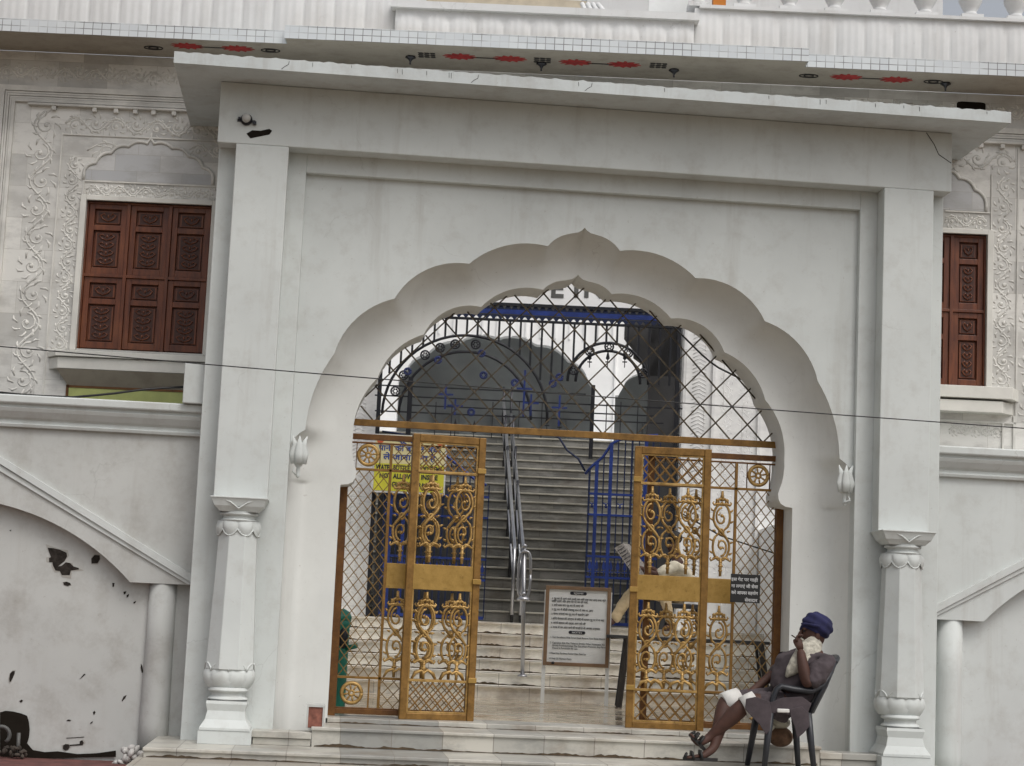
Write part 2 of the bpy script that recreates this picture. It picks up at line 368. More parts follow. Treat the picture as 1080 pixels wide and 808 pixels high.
def text_mesh(body, size, mat, parent, matrix, name='lettering', align='LEFT', width=None, bold=0):
    cu = bpy.data.curves.new('txt', 'FONT'); cu.body = body; cu.size = size; cu.align_x = align; cu.extrude = .0015; cu.resolution_u = 2; cu.offset = bold
    if width: cu.size = size
    o = bpy.data.objects.new('txt', cu); COL.objects.link(o)
    dg = bpy.context.evaluated_depsgraph_get(); dg.update()
    me = bpy.data.meshes.new_from_object(o.evaluated_get(dg)); bpy.data.objects.remove(o); bpy.data.curves.remove(cu)
    if width and len(me.vertices):
        xs = [v.co.x for v in me.vertices]; k = width/(max(xs)-min(xs)); me.transform(Matrix.Diagonal((k,1,1,1)))
    me.transform(Matrix.Rotation(pi/2, 4, 'X')); me.transform(matrix)
    me.materials.clear(); me.materials.append(mat); me.name = name
    ob = bpy.data.objects.new(name, me); COL.objects.link(ob)
    if parent: ob.parent = parent; me.transform(inv_of(parent))
    return ob
def T(x, y, z): return Matrix.Translation((x, y, z))
def place(o, loc, rotz=0):
    m = Matrix.Translation(Vector(loc)) @ Matrix.Rotation(rotz, 4, 'Z'); o.data.transform(m.inverted()); o.location = loc; o.rotation_euler = (0,0,rotz); return o
def islands(mb, gap=.004):
    """split a builder into its separate pieces (touching or overlapping shapes stay together)"""
    n = len(mb.v); p = list(range(n))
    def find(a):
        while p[a] != a: p[a] = p[p[a]]; a = p[a]
        return a
    for f in mb.f:
        for k in f[1:]: p[find(k)] = find(f[0])
    g = {}
    for fi, f in enumerate(mb.f): g.setdefault(find(f[0]), []).append(fi)
    bb = []
    for fs in g.values():
        vs = {k for fi in fs for k in mb.f[fi]}
        lo = [min(mb.v[k][c] for k in vs)-gap for c in range(3)]; hi = [max(mb.v[k][c] for k in vs)+gap for c in range(3)]; bb.append([lo, hi, list(fs)])
    ch = True
    while ch:
        ch = False; out = []
        while bb:
            a = bb.pop()
            for b in out:
                if all(a[0][c] <= b[1][c] and b[0][c] <= a[1][c] for c in range(3)):
                    for c in range(3): b[0][c] = min(b[0][c], a[0][c]); b[1][c] = max(b[1][c], a[1][c])
                    b[2] += a[2]; ch = True; break
            else: out.append(a)
        bb = out
    res = []
    for _, _, fs in bb:
        q = MB(); mp = {}
        for fi in sorted(fs):
            nf = []
            for k in mb.f[fi]:
                if k not in mp: mp[k] = len(q.v); q.v.append(mb.v[k])
                nf.append(mp[k])
            q.f.append(nf); q.m.append(mb.m[fi]); q.sm.append(mb.sm[fi])
        res.append(q)
    return res
SPLIT = {'scallop_trim','lid','bar','tunic_hem','edge_rail','carved_ground','sill','joint_strip','post','bracket_ledge','rail','painted_motif','moulding','spear_point','blue_bracket','inner_panel','lower_edge','pilaster_strip','carving','niche_rim','side_wall','pier','bar_pair','lattice','crack','coping','ledge_slab','wall_end','tile_edge','hinge_strap','stile','carved_relief','vine_relief','white_bag','cuff'}
_build = MB.build
def build2(s, name, mat, parent=None, bevel=0, frame=None, seg=2):
    if name in SPLIT and parent is not None and 1 < len(s.f):
        L = islands(s)
        if 1 < len(L) <= 40:
            return [_build(q, name, mat, parent, bevel, frame, seg) for q in L][0]
    return _build(s, name, mat, parent, bevel, frame, seg)
MB.build = build2
# ================================================================== GATEWAY
gate = thing('gateway', 'large white painted gateway with a scalloped arch, recessed panel and two lotus pillars', 'gateway', (0,0,.2))
mb = MB()   # frame wall behind the piers (layer at y .12)
for s in (-1, 1):
    mb.prism([(s*2.448,.20),(s*3.2,.20),(s*3.2,5.30),(s*2.445,5.30)], .20, .66)
mb.box(-2.445,2.445,.20,.66,5.045,5.30)
mb.build('frame_wall', paint, gate, .006)
mb = MB()   # arched panel, set back: between outer arch curve and the panel rectangle
half = HO+[(2.37,2.80),(2.42,2.75),(2.4445,2.70)]
for s in (-1, 1):
    for i in range(len(half)-1):
        (xa, za), (xb, zb) = half[i], half[i+1]
        # strips up to the top and out to the side
        q = [(s*xa,.27,za),(s*xb,.27,zb),(s*xb,.27,5.045),(s*xa,.27,5.045)]
        if xb-xa > 1e-4: mb.add(q, [(0,1,2,3) if s > 0 else (3,2,1,0)])
    mb.add([(s*half[-1][0],.27,2.7),(s*2.445,.27,2.7),(s*2.445,.27,5.045),(s*half[-1][0],.27,5.045)], [(0,1,2,3) if s > 0 else (3,2,1,0)])
mb.build('arch_panel', paint, gate)
# cove between outer and inner curve, soffit and back
mb = MB(); NP = len(FO); NT = 14
def cove(i, j):
    xo, zo = FO[i]; xi, zi = FI[i]
    if j == 0: return (xo, .27, zo)
    if j == 1: return (xo, .33, zo)
    t = (j-1)/(NT-1)
    jam = max(0, min(1, (2.9-zo)/.5))
    k = t**1.15; d = (1-(1-t)**3.2)*(1-jam)+jam*min(1, t*3.0)
    return (xo+(xi-xo)*k, .33+.27*d, zo+(zi-zo)*k)
mb.grid(cove, NP-1, NT, smooth=True, flip=False)
o = mb.build('arch_cove', paint_soft, gate)
mb = MB(); mb.grid(lambda i, j: (FI[i][0], .60+.45*j/2, FI[i][1]), NP-1, 2, smooth=True); o = mb.build('arch_soffit', paint_soft, gate)
mb = MB()
for i in range(NP-1):
    (xa, za), (xb, zb) = FI[i], FI[i+1]
    if abs(xb-xa) > 1e-4 and min(za, zb) >= 2.829: mb.add([(xa,1.05,za),(xb,1.05,zb),(xb,1.05,5.25),(xa,1.05,5.25)], [(3,2,1,0)])
for s in (-1, 1):
    mb.box(min(s*2.0,s*3.2), max(s*2.0,s*3.2), 1.051, 1.07, .2, 5.25); mb.prism([(s*x,z) for x, z in [(1.915,2.83)]+hook[:9]+[(2.0,2.83)]], 1.051, 1.07)
    mb.add([(s*1.915,1.05,2.83),(s*2.0,1.05,2.83),(s*2.0,1.05,5.25),(s*1.915,1.05,5.25)], [(0,1,2,3) if s > 0 else (3,2,1,0)])
mb.build('rear_wall', paint, gate)
mb = MB()
mb.box(-3.2,-3.0,.66,1.5,.2,5.70); mb.box(3.0,3.2,.66,.88,.2,5.70); mb.build('side_wall', paint, gate)
mb = MB()    # top band + hanging piers
mb.box(-3.205,3.205,0,.66,5.21,5.74)
mb.build('top_band', paint, gate, .008)
for s in (-1, 1):
    m2 = MB(); m2.box(min(s*2.60,s*3.045), max(s*2.60,s*3.045), 0, .20, 2.20, 5.21); m2.build('pier', paint, gate, .007)
mb = MB()
def rag(i): return .018*math.sin(i*1.7)*math.sin(i*.53)+random.uniform(-.008,.008)
mb.add([], [])
nx = 180; top = []
x0, x1, ye, Z0 = -3.572, 3.572, -.446, 5.742
yb0, yb1 = 1.57, .90
vs = []
for i in range(nx+1):
    x = x0+(x1-x0)*i/nx; zt = Z0+.098+(rag(i) if 2 < i < nx-2 else 0)*.38; yb = yb0+(yb1-yb0)*i/nx
    vs += [(x,ye,Z0),(x,ye,zt),(x,ye+.16,Z0+.10),(x,yb,Z0+.12),(x,yb,Z0)]
fs = []
for i in range(nx):
    a, b = i*5, (i+1)*5
    for k in range(5): fs.append((a+k, a+(k+1)%5, b+(k+1)%5, b+k))
fs += [(0,4,3,2,1), tuple(nx*5+k for k in (0,1,2,3,4))]
mb.add(vs, [f[::-1] for f in fs]); eave = mb.build('eave_slab', paint_eave, gate)
mb = MB()   # cracks across the eave edge and thin stains
def crack(mb, pts, w, y):
    for i in range(len(pts)-1):
        (xa, za), (xb, zb) = pts[i], pts[i+1]; dx, dz = xb-xa, zb-za; l = math.hypot(dx, dz) or 1; nx_, nz_ = -dz/l*w, dx/l*w
        mb.prism([(xa-nx_,za-nz_),(xb-nx_*.8,zb-nz_*.8),(xb+nx_*.8,zb+nz_*.8),(xa+nx_,za+nz_)], y-.0015, y+.002)
for u, v, L in ((500,87,.13),(620,93,.12),(300,76,.12)):
    p = at(u, v, ye); pts = [(p.x-.025, Z0+.012),(p.x,Z0+.035),(p.x+.03,Z0+.055),(p.x+.035,Z0+.085)]
    crack(mb, pts, .0018, ye-.001)
for k in range(16):
    x = random.choice([random.uniform(-2.6,-1.2), random.uniform(-.3,3.4)]); l = random.uniform(.02,.05)
    crack(mb, [(x,Z0+.085),(x+.002,Z0+.085-l)], .0016, ye-.001)
p0 = [at(u, v, 0) for u, v in ((977,140),(985,152),(990,163),(1003,172))]; crack(mb, [(p.x,p.z) for p in p0], .0025, -.002)
mb.build('crack', dark_hole, gate)
mb = MB(); pts = [at(u, v, 0) for u, v in ((260,141),(266,137.5),(275,138),(284,136),(287,138),(284,142),(274,144),(264,146))]
mb.prism([(p.x,p.z) for p in pts], -.003, .01); mb.build('broken_patch', dark_hole, gate)
# pillars under the piers
def octo(r, n=8): return r/cos(pi/n)
def make_pillar(s):
    cx, cy = s*2.823, -.0
    shaft = MB(); shaft.mi = 0
    R = lambda w: w/2/cos(pi/8)
    prof = [(R(.385),.80),(R(.335),1.5),(R(.305),2.0)]
    shaft.lathe([(r, z) for r, z in prof], (cx,cy+.03,0), 8, smooth=False, a0=pi/8)
    pil = shaft.build('pillar', paint, gate, .005)
    b = MB()     # square plinth, curved die, rings
    b.box(cx-.215,cx+.215,cy-.20,.20,.205,.315)
    def sq(i, j):  # square-section ogee
        zz = [.315,.335,.40,.47,.525,.55][j]; w = [.205,.205,.165,.150,.165,.160][j]
        k = i % 4; return (cx+(-w if k in (0,3) else w), cy+(-w if k in (0,1) else w), zz)
    b.grid(sq, 4, 5, smooth=False)
    b.lathe([(.155,.55),(.165,.562),(.155,.574),(.135,.585),(.135,.612),(.16,.622),(.166,.634),(.155,.646),(.15,.655)], (cx,cy,0), 32)
    b.lathe([(.172,.655),(.20,.70),(.198,.76),(.192,.815),(.180,.85)], (cx,cy+.03,0), 32, squash=.92)
    b.build('base', paint, pil, .004)
    # lotus petals on the bulb
    l = MB(); n = 8
    def bulb(i, j):
        a = 2*pi*i/96; t = j/14; z = .65+.20*t; ph = (a*n/(2*pi)) % 1; e = abs(ph-.5)*2
        r = .170+.048*sin(pi*min(1,t*1.05))**.8-.012*e**3
        topz = .65+.20*(1-.30*e**2.4)
        if z > topz: z = topz; r += .004
        return (cx+r*cos(a), cy+.03+r*sin(a)*.9, z)
    l.grid(bulb, 96, 14, flip=True)
    for k in range(n):    # raised petal rims
        pts = []
        for q in range(11):
            e = abs(q/10-.5)*2; a = 2*pi*(k+q/10)/n; z = .65+.20*(1-.30*e**2.4); pts.append((cx+(.200)*cos(a), cy+.03+.200*sin(a)*.92, z+.002))
        l.tube(pts, .009, 5)
    l.build('lotus_petals', paint, pil)
    c = MB(); n = 8
    def skirt(i, j):
        a = 2*pi*i/96; t = j/10; ph = (a*n/(2*pi)) % 1; e = abs(ph-.5)*2
        z = 2.01-.12*t*(1-.45*e**2.2); r = .170+.018*sin(pi*t)*(1-e**3)+.004
        return (cx+r*cos(a), cy+.03+r*sin(a)*.92, z)
    c.grid(skirt, 96, 10)
    for k in range(n):
        pts = []
        for q in range(11):
            e = abs(q/10-.5)*2; a = 2*pi*(k+q/10)/n; z = 2.01-.12*(1-.45*e**2.2); pts.append((cx+.177*cos(a), cy+.03+.177*sin(a)*.92, z))
        c.tube(pts, .007, 5)
    c.lathe([(.148,1.90),(.152,1.96),(.150,2.01)], (cx,cy+.03,0), 32, squash=.9)
    c.lathe([(.150,2.01),(.155,2.02),(.13,2.03),(.13,2.055),(.155,2.06),(.16,2.07),(.15,2.08),(.15,2.09)], (cx,cy+.01,0), 32)
    def cap(i, j):
        zz = [2.085,2.10,2.13,2.165,2.19,2.20][j]; w = [.155,.17,.20,.215,.228,.228][j]; k = i % 4
        return (cx+(-w if k in (0,3) else w), cy+(-w if k in (0,1) else w)*.8, zz)
    c.grid(cap, 4, 5, smooth=False); c.box(cx-.235,cx+.235,-.19,.20,2.192,2.204)
    # pendentive leaf on the capital face
    c.tube([(cx-.15,cy-.165,2.185),(cx-.07,cy-.172,2.16),(cx,cy-.165,2.11),(cx+.07,cy-.172,2.16),(cx+.15,cy-.165,2.185)], .008, 5)
    c.build('capital', paint, pil, .003)
for s in (-1, 1): make_pillar(s)
# flower bud bosses at the arch springing
def bud(s):
    m = MB(); cx, cz = s*2.365, 2.60; m_y = .23
    m.lathe([(.004,-.225),(.014,-.215),(.024,-.195),(.014,-.17),(.022,-.15),(.016,-.12),(.04,-.09),(.066,-.04),(.070,.01),(.058,.06),(.045,.10),(.025,.14)], (cx,m_y,cz), 18, squash=.75)
    for k in range(3):
        a = pi+pi*(k+.5)/3; dx, dy = cos(a), sin(a)
        m.tube([(cx+dx*.045,m_y+dy*.05,cz-.08),(cx+dx*.062,m_y+dy*.055,cz+.02),(cx+dx*.045,m_y+dy*.045,cz+.11),(cx+dx*.085,m_y+dy*.06,cz+.20)], [.04,.046,.032,.004], 9, .45)
    m.tube([(cx-.02,.21,cz-.19),(cx+.05*s,.20,cz-.16),(cx+.035*s,.20,cz-.12)], [.012,.012,.005], 5)
    m.v = [Vector((s*2.365,.23,2.60))+(p-Vector((s*2.365,.23,2.60)))*.84 for p in m.v]; m.build('bud_boss', paint, gate)
for s in (-1, 1): bud(s)
# low marble ledges at the pillar feet belong to the steps
# lamp on the wall
lp = thing('wall_lamp', 'small round wall lamp fixed high at the left corner of the white gateway', 'lamp', tuple(at(260,127,0)))
m = MB(); c = at(260,126.5,0)
m.lathe([(.05,0),(.05,.02),(.035,.03)], (c.x,0,c.z), 16, tilt=Matrix.Rotation(pi/2,3,'X')); m.box(c.x-.075,c.x+.075,-.012,0,c.z-.02,c.z-.002); m.box(c.x+.055,c.x+.085,-.035,0,c.z-.04,c.z-.015); m.box(c.x-.07,c.x-.05,-.03,0,c.z-.005,c.z+.015)
m.build('lamp_mount', black_iron, lp)
m = MB(); m.ball((c.x,-.05,c.z+.004), (.038,.035,.04), 14, 10); m.build('lamp_glass', M_plain('frosted_glass', (.42,.42,.40), .3, bump=0), lp)
# ================================================================== BOUNDARY WALLS (left, right)
def boundary(s, label):
    w = thing('boundary_wall', label, 'wall', (s*3.2,.5,.0))
    m = MB()
    XE = s*7.4
    m.box(min(s*3.15,XE), max(s*3.15,XE), .62, .80, -.15, 3.0)
    arc = arc3((3.726,1.477),(4.368,1.93),(5.3,2.12),26)
    poly = [(3.2,1.477)]+arc+[(5.9,2.08),(7.4,1.5),(7.4,2.99),(3.2,2.99)]
    m.prism([(s*x,z) for x, z in poly], .50, .625)
    m.build('wall', paint_old if s < 0 else paint, w)
    m = MB()      # sloping band over the blind arch
    L = [(3.2,1.545),(5.3,2.72),(6.5,2.72),(6.5,2.66),(5.32,2.66),(3.28,1.515),(3.2,1.515)]
    L = [(3.2,1.50),(3.22,1.50),(5.3,2.655),(5.3,2.72),(3.2,1.56)]
    m.prism([(s*x,z) for x, z in L], .465, .505); m.prism([(s*x,z) for x, z in [(3.2,1.479),(3.24,1.479),(5.3,2.59),(5.3,2.645),(3.2,1.497)]], .482, .506)
    m.build('arch_band', paint, w, .003)
    m = MB()
    prof = [(.62,2.74),(.46,2.74),(.45,2.765),(.47,2.775),(.47,2.80),(.44,2.82),(.40,2.87),(.385,2.90),(.40,2.905),(.40,2.925),(.36,2.935),(.355,2.945),(.355,2.995),(.37,3.005),(.80,3.005),(.80,2.74)]
    m.xprism(prof, min(s*3.2,XE), max(s*3.2,XE)); m.build('cornice', paint, w, .003)
    m = MB(); m.lathe([(.128,.05),(.125,.3),(.118,1.0),(.116,1.477)], (s*3.455,.62,0), 28); m.build('half_column', paint_old if s < 0 else paint, w)
    return w
bl = boundary(-1, 'peeling white boundary wall left of the gateway with a blind arch and moulded cornice')
br_ = boundary(1, 'white boundary wall right of the gateway with a blind arch and moulded cornice')
m = MB(); a, b = at(213,423,.40), at(196,384,.40); m.box(b.x,-3.2,.30,.62,3.005,b.z); o = m.build('coping_block', paint, bl, .008)
# peeled patches on left wall (measured outlines)
def patch(pts, y, parent, mat=peel_m, name='peeled_patch'):
    P = [at(u, v, y) for u, v in pts]; c = sum(P, Vector())/len(P)
    if mat is peel_m and len(pts) > 5:
        h = MB(); h.prism([(c.x+(p.x-c.x)*(1.16+.12*sin(i*2.1))+.004*sin(i*5), c.z+(p.z-c.z)*(1.16+.12*sin(i*2.1+1))) for i, p in enumerate(P)], y-.0025, y+.002); h.build('flaked_edge', flake_m, parent)
    m = MB(); m.prism([(p.x,p.z) for p in P], y-.004, y+.002); return m.build(name, mat, parent)
k = 220/808
def cc(L): return [(x*k, 470+y*k) for x, y in L]
patch(cc([(185,396),(205,397),(232,403),(258,415),(260,430),(250,448),(232,462),(225,468),(238,466),(255,452),(272,455),(285,468),(305,474),(306,480),(275,484),(270,502),(240,502),(232,486),(215,484),(206,466),(203,452),(190,452),(190,436),(198,432),(190,412)]), .62, bl)
patch(cc([(245,530),(258,527),(272,532),(275,540),(262,544),(248,540)]), .62, bl)
patch(cc([(366,424),(386,425),(388,440),(378,456),(355,457),(354,438)]), .62, bl)
for q in ([(435,532),(444,532),(442,546),(436,548)],[(478,566),(490,564),(486,574),(480,578)],[(490,580),(500,574),(498,584),(491,590)],[(517,606),(528,602),(524,610),(518,613)],[(36,328),(44,326),(42,332)]): patch(cc(q), .62, bl)
k2 = 220/1080
def c2(L): return [(x*k2, 680+y*k2) for x, y in L]
for q in ([(50,194),(48,175),(52,150),(64,137),(77,135),(76,150),(66,172),(58,190)],[(412,178),(436,150),(444,153),(424,170)],[(484,360),(482,348),(490,342),(495,350),(488,362)],[(466,410),(470,402),(482,396),(478,406)],[(344,394),(352,387),(370,390),(362,396)],[(630,290),(640,268),(656,260),(648,278),(634,292)],[(735,146),(728,120),(730,98),(737,110),(743,143)],[(326,540),(326,522),(340,514),(356,516),(362,530),(352,545),(338,548)],[(362,518),(412,514),(414,500),(426,494),(434,508),(428,520),(362,524)],[(100,292),(112,284),(120,290),(110,300)],[(344,482),(436,476),(436,479),(344,485)]): patch(c2(q), .62, bl)
# ragged foot gap and broken hole with pipes
hp = c2([(0,350),(30,342),(70,346),(110,356),(140,368),(150,400),(154,440),(150,480),(140,510),(170,545),(230,556),(300,552),(400,566),(500,562),(600,548),(600,580),(0,596)])
patch(hp, .60, bl, dark_hole, 'broken_hole')
pf = thing('drain_pipes', 'dark drain pipe ends in the broken hole at the foot of the left wall', 'pipe', tuple(at(10,800,.50)))
g_pipe = M_plain('grey_pipe', (.09,.09,.085), .5)
m = MB(); a = at(2,775,.5); pts = [(a.x+.07*cos(t)-.0, .46, a.z+.07*sin(t)) for t in [pi*.0-.9+i*.35 for i in range(12)]]; m.tube(pts, .017, 8); m.build('bent_pipe', g_pipe, pf)
m = MB(); a = at(20,773,.5); b = at(19,797,.5); m.tube([tuple(a),(b.x,.48,b.z)], .016, 8); m.build('straight_pipe', g_pipe, pf)
m = MB()
for i in range(26):
    q = at(random.uniform(0,26), random.uniform(788,800), .45); m.ball((q.x,q.y+random.uniform(-.04,.06),q.z), tuple(random.uniform(.012,.03) for _ in range(3)), 6, 4)
m.build('debris', dust_m, pf)
# rubble heap with whitewash
m = MB()
for i in range(60):
    q = at(random.gauss(140,9), 0, .4); t = random.random(); q = Vector((-3.60+random.uniform(-.16,.16)*(1.1-t), .42+random.uniform(-.12,.1), -.06+.24*t*random.random()))
    m.ball(q, (random.uniform(.02,.055),random.uniform(.02,.05),random.uniform(.015,.035)), 6, 4, Matrix.Rotation(random.random()*3,3,'Y'))
rb = tag(m.build('rubble_heap', rubble_m), 'small whitewashed rubble heap at the foot of the left half column', 'rubble'); place(rb, (-3.6,.42,-.05))
m = MB(); a, b = at(324,767,.1), at(341,745,.1); m.box(a.x,b.x,.02,.26,a.z,b.z); bk = tag(m.build('brick', brick_m, bevel=.006), 'loose red brick with whitewashed edges standing by the left end of the step', 'brick'); place(bk, (a.x,.1,a.z))
m = MB(); m.box(a.x-.012,a.x+.004,.005,.262,a.z,b.z+.01); m.box(a.x-.01,b.x+.014,.008,.262,b.z-.004,b.z+.014); m.box(b.x-.002,b.x+.016,.01,.26,a.z,b.z+.01)
m.build('whitewash', paint_old, bk)
# ================================================================== GROUND AND STEPS
m = MB(); m.add([(-300,-300,-.2),(300,-300,-.2),(300,300,-.2),(-300,300,-.2)], [(0,1,2,3)]); structure(m.build('ground', street_m))
m = MB(); m.box(-9,-3.42,-2.2,.60,-.196,-.02); structure(m.build('pavement', redmat_m))
m = MB(); m.box(3.6,9,-2.2,.60,-.196,-.02); structure(m.build('pavement', redmat_m))
st = thing('entrance_steps', 'worn marble steps and platform in front of and under the gateway arch', 'steps', (0,-.5,-.15))
m = MB(); m.box(-3.45,3.6,-2.1,.62,-.19,.13); m.build('apron', pave_m, st, .006)
def step(x0, x1, y0, y1, z0, z1, name='step', nose=.02):
    m = MB(); m.box(x0,x1,y0,y1,z0,z1-.028); m.build('riser', step_m, st)
    m = MB(); m.box(x0-.01,x1+.01,y0-nose,y1,z1-.027,z1); m.build('tread', step_m, st, .006)
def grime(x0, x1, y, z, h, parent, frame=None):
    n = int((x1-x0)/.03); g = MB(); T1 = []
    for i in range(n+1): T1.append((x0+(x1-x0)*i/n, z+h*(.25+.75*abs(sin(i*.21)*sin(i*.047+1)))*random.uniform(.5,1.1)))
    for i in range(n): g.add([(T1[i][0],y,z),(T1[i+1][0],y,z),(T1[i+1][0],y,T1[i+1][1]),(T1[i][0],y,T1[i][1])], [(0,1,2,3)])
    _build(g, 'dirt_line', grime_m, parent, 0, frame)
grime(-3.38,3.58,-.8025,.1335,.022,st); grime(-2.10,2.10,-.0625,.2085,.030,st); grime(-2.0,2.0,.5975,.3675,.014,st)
step(-3.40,3.6,-.80,.62,.131,.205)
step(-2.12,2.12,-.06,.60,.206,.365)
m = MB(); m.box(-2.02,2.02,.60,1.2,.20,.41); m.build('threshold', step_m, st, .006)
for s, a, b in ((-1,-2.6,-2.13),(1,2.13,2.62)):
    m = MB(); m.box(a,b,-.05,.22,.206,.262); m.box(a-.01,b+.005,-.07,.22,.265,.318); m.build('ledge_slab', step_m, st, .005)
m = MB(); m.box(-3.1,3.6,.66,7.5,-.18,.404); structure(m.build('floor', floor_m))
# ================================================================== TRANSOM SCREEN in the arch
ts = thing('arch_screen', 'brown diamond lattice screen filling the head of the arch above the gates', 'screen', (0,.75,2.95))
m = MB(); m.box(-1.93,1.93,.735,.765,2.955,3.015); m.build('transom_bar', gold_frame, ts, .004)
m = MB(); poly = [p for p in ARCH_IN if True]; poly = [(x, z) for x, z in full(HI+hook[:1])]; top = poly
clipP = [(x*1.0, z) for x, z in top]+[(1.95,3.0),(-1.95,3.0)]
sp = .212
for s in (1, -1):
    i = -40
    while i < 40:
        c = i*sp*math.sqrt(2)*.98+.03
        a = (c-4, 3.0-4*s*1.06+(0)); b = (c+4, 3.0+4*s*1.06)
        for p, q in clip(a, b, clipP, 900):
            if math.hypot(p[0]-q[0], p[1]-q[1]) > .03: m.tube([(p[0],.75+.006*s,p[1]),(q[0],.75+.006*s,q[1])], .0088, 4, 1.0, False)
        i += 1
m.build('lattice', lattice_dark, ts)
ts.location.y = .93
# thin cables looped behind the screen
# ================================================================== GATES
def lat(mb, x0, x1, z0, z1, y, dx, dz, r=.006, dy=.004, one=None):
    poly = [(x0,z0),(x1,z0),(x1,z1),(x0,z1)]; sl = dz/dx
    for s in ((1,-1) if one is None else (one,)):
        n = int((x1-x0+(z1-z0)/sl)/dx)+3
        for i in range(-n, n+1):
            c = x0+i*dx; L = (z1-z0)/sl
            a = (c, z0 if s > 0 else z1); b = (c+L, z1 if s > 0 else z0)
            t0 = max(0, (x0-a[0])/L); t1 = min(1, (x1-a[0])/L)
            if t1-t0 > .02:
                zf = lambda t: a[1]+(b[1]-a[1])*t
                mb.tube([(a[0]+L*t0, y+dy*s, zf(t0)), (a[0]+L*t1, y+dy*s, zf(t1))], r, 4, 1, False)
def scroll(mb, cx, z0, z1, y, mir=1, W=.205):
    """cast S-scroll panel between two rails"""
    H = z1-z0; k = H/.75; w = W/.235
    def P(x, z, dy=0): return (cx+x*mir*w, y+dy, z0+z*k)
    T_ = lambda pts, r, fl=1.3: mb.tube([P(*p) for p in pts], r, 6, fl)
    mb.tube([P(0,0),P(0,.16)], [.013,.016], 6); mb.tube([P(0,.66),P(0,.75)], [.018,.011], 6)
    for z, r in ((.05,.020),(.09,.026),(.125,.018),(.70,.018),(.675,.026)): mb.ball(P(0,z), (r,.018,.012), 8, 5)
    for cz_, sg in ((.262,-1),(.515,1)):
        T_([(.086*cos(a), cz_+.122*sin(a)) for a in ([-.5+i*pi/13 for i in range(20)] if sg > 0 else [pi-.5+i*pi/13 for i in range(20)])], [.006]+[.0115]*18+[.006])
        pts = [((.070-.0042*i)*cos(sg*pi/2-i*.44), cz_+(.088-.0052*i)*sin(sg*pi/2-i*.44)) for i in range(15)]
        T_(pts, [.010]*10+[.009,.009,.008,.008,.007]); mb.ball(P(pts[-1][0], pts[-1][1]), (.016,.016,.016), 8, 6)
    T_([(-.080,.30),(-.055,.335),(-.02,.37),(.025,.41),(.062,.445),(.080,.485)], [.010,.013,.014,.014,.013,.010]); T_([(.072,.33),(.045,.36),(.028,.38)], [.005,.010,.006]); T_([(-.072,.45),(-.045,.42),(-.028,.40)], [.005,.010,.006])
    T_([(.026*cos(a), .388+.026*sin(a)) for a in [i*pi/5 for i in range(11)]], .009)
    for x, z, a in ((-.105,.19,2.6),(.105,.20,.5),(-.112,.29,2.9),(.112,.31,.3),(-.075,.385,3.0),(.075,.39,.2),(-.112,.47,2.8),(.112,.49,.4),(-.108,.565,2.3),(.108,.57,.9),(-.03,.24,.5),(.03,.53,2.5),(.02,.29,1.2),(-.02,.48,4)):
        T_([(x*.82,z),(x*.98,z+.010),(x*.98+.020*cos(a),z+.020*sin(a)+.010)], [.008,.010,.004])
    for s in (-1, 1):
        T_([(0,.145),(.035*s,.165),(.07*s,.155),(.10*s,.135),(.112*s,.150),(.100*s,.166)], [.012,.013,.013,.010,.008,.005])
        # crown on top
        T_([(.0,.625),(.045*s,.635),(.082*s,.625),(.098*s,.64),(.085*s,.655)], [.012,.014,.012,.008,.005])
        T_([(.0,.69),(.03*s,.675),(.06*s,.655),(.062*s,.635)], [.010,.013,.010,.008])
        T_([(.035*s,.64),(.037*s,.665)], .008); mb.ball(P(.055*s,.668), (.014,.014,.014), 6, 4)
    mb.ball(P(0,.64), (.016,.016,.02), 8, 5)
def waves(mb, x0, x1, z, y):
    n = max(1, round((x1-x0)/.25)); p = (x1-x0)/n
    for i in range(n):
        c = x0+p*(i+.5)
        mb.tube([(c-p*.42,y,z+.0),(c-p*.30,y,z+.055),(c-p*.1,y,z+.075),(c,y,z+.055),(c+p*.12,y,z+.08),(c+p*.32,y,z+.05),(c+p*.42,y,z+.0)], [.008,.016,.014,.012,.014,.016,.008], 6, 1.2)
def wheel(mb, cx, cz, y, r=.10):
    mb.tube([(cx+r*.86*cos(i*pi/16), y, cz+r*.86*sin(i*pi/16)) for i in range(33)], .017, 6, .7)
    mb.tube([(cx+r*.22*cos(i*pi/8), y, cz+r*.22*sin(i*pi/8)) for i in range(17)], .011, 6, .7)
    for i in range(8):
        a = i*pi/4+.2; c, s = cos(a), sin(a)
        mb.tube([(cx+r*.22*c,y,cz+r*.22*s),(cx+r*.5*c,y,cz+r*.5*s),(cx+r*.8*c,y,cz+r*.8*s)], [.004,.010,.006], 5)
Z = dict(bot=.43, lat0=.505, lat1=.735, s0=.76, s1=1.515, p0=1.535, p1=1.755, t0=1.775, t1=2.545, l0=2.58, l1=2.81, top=2.875)
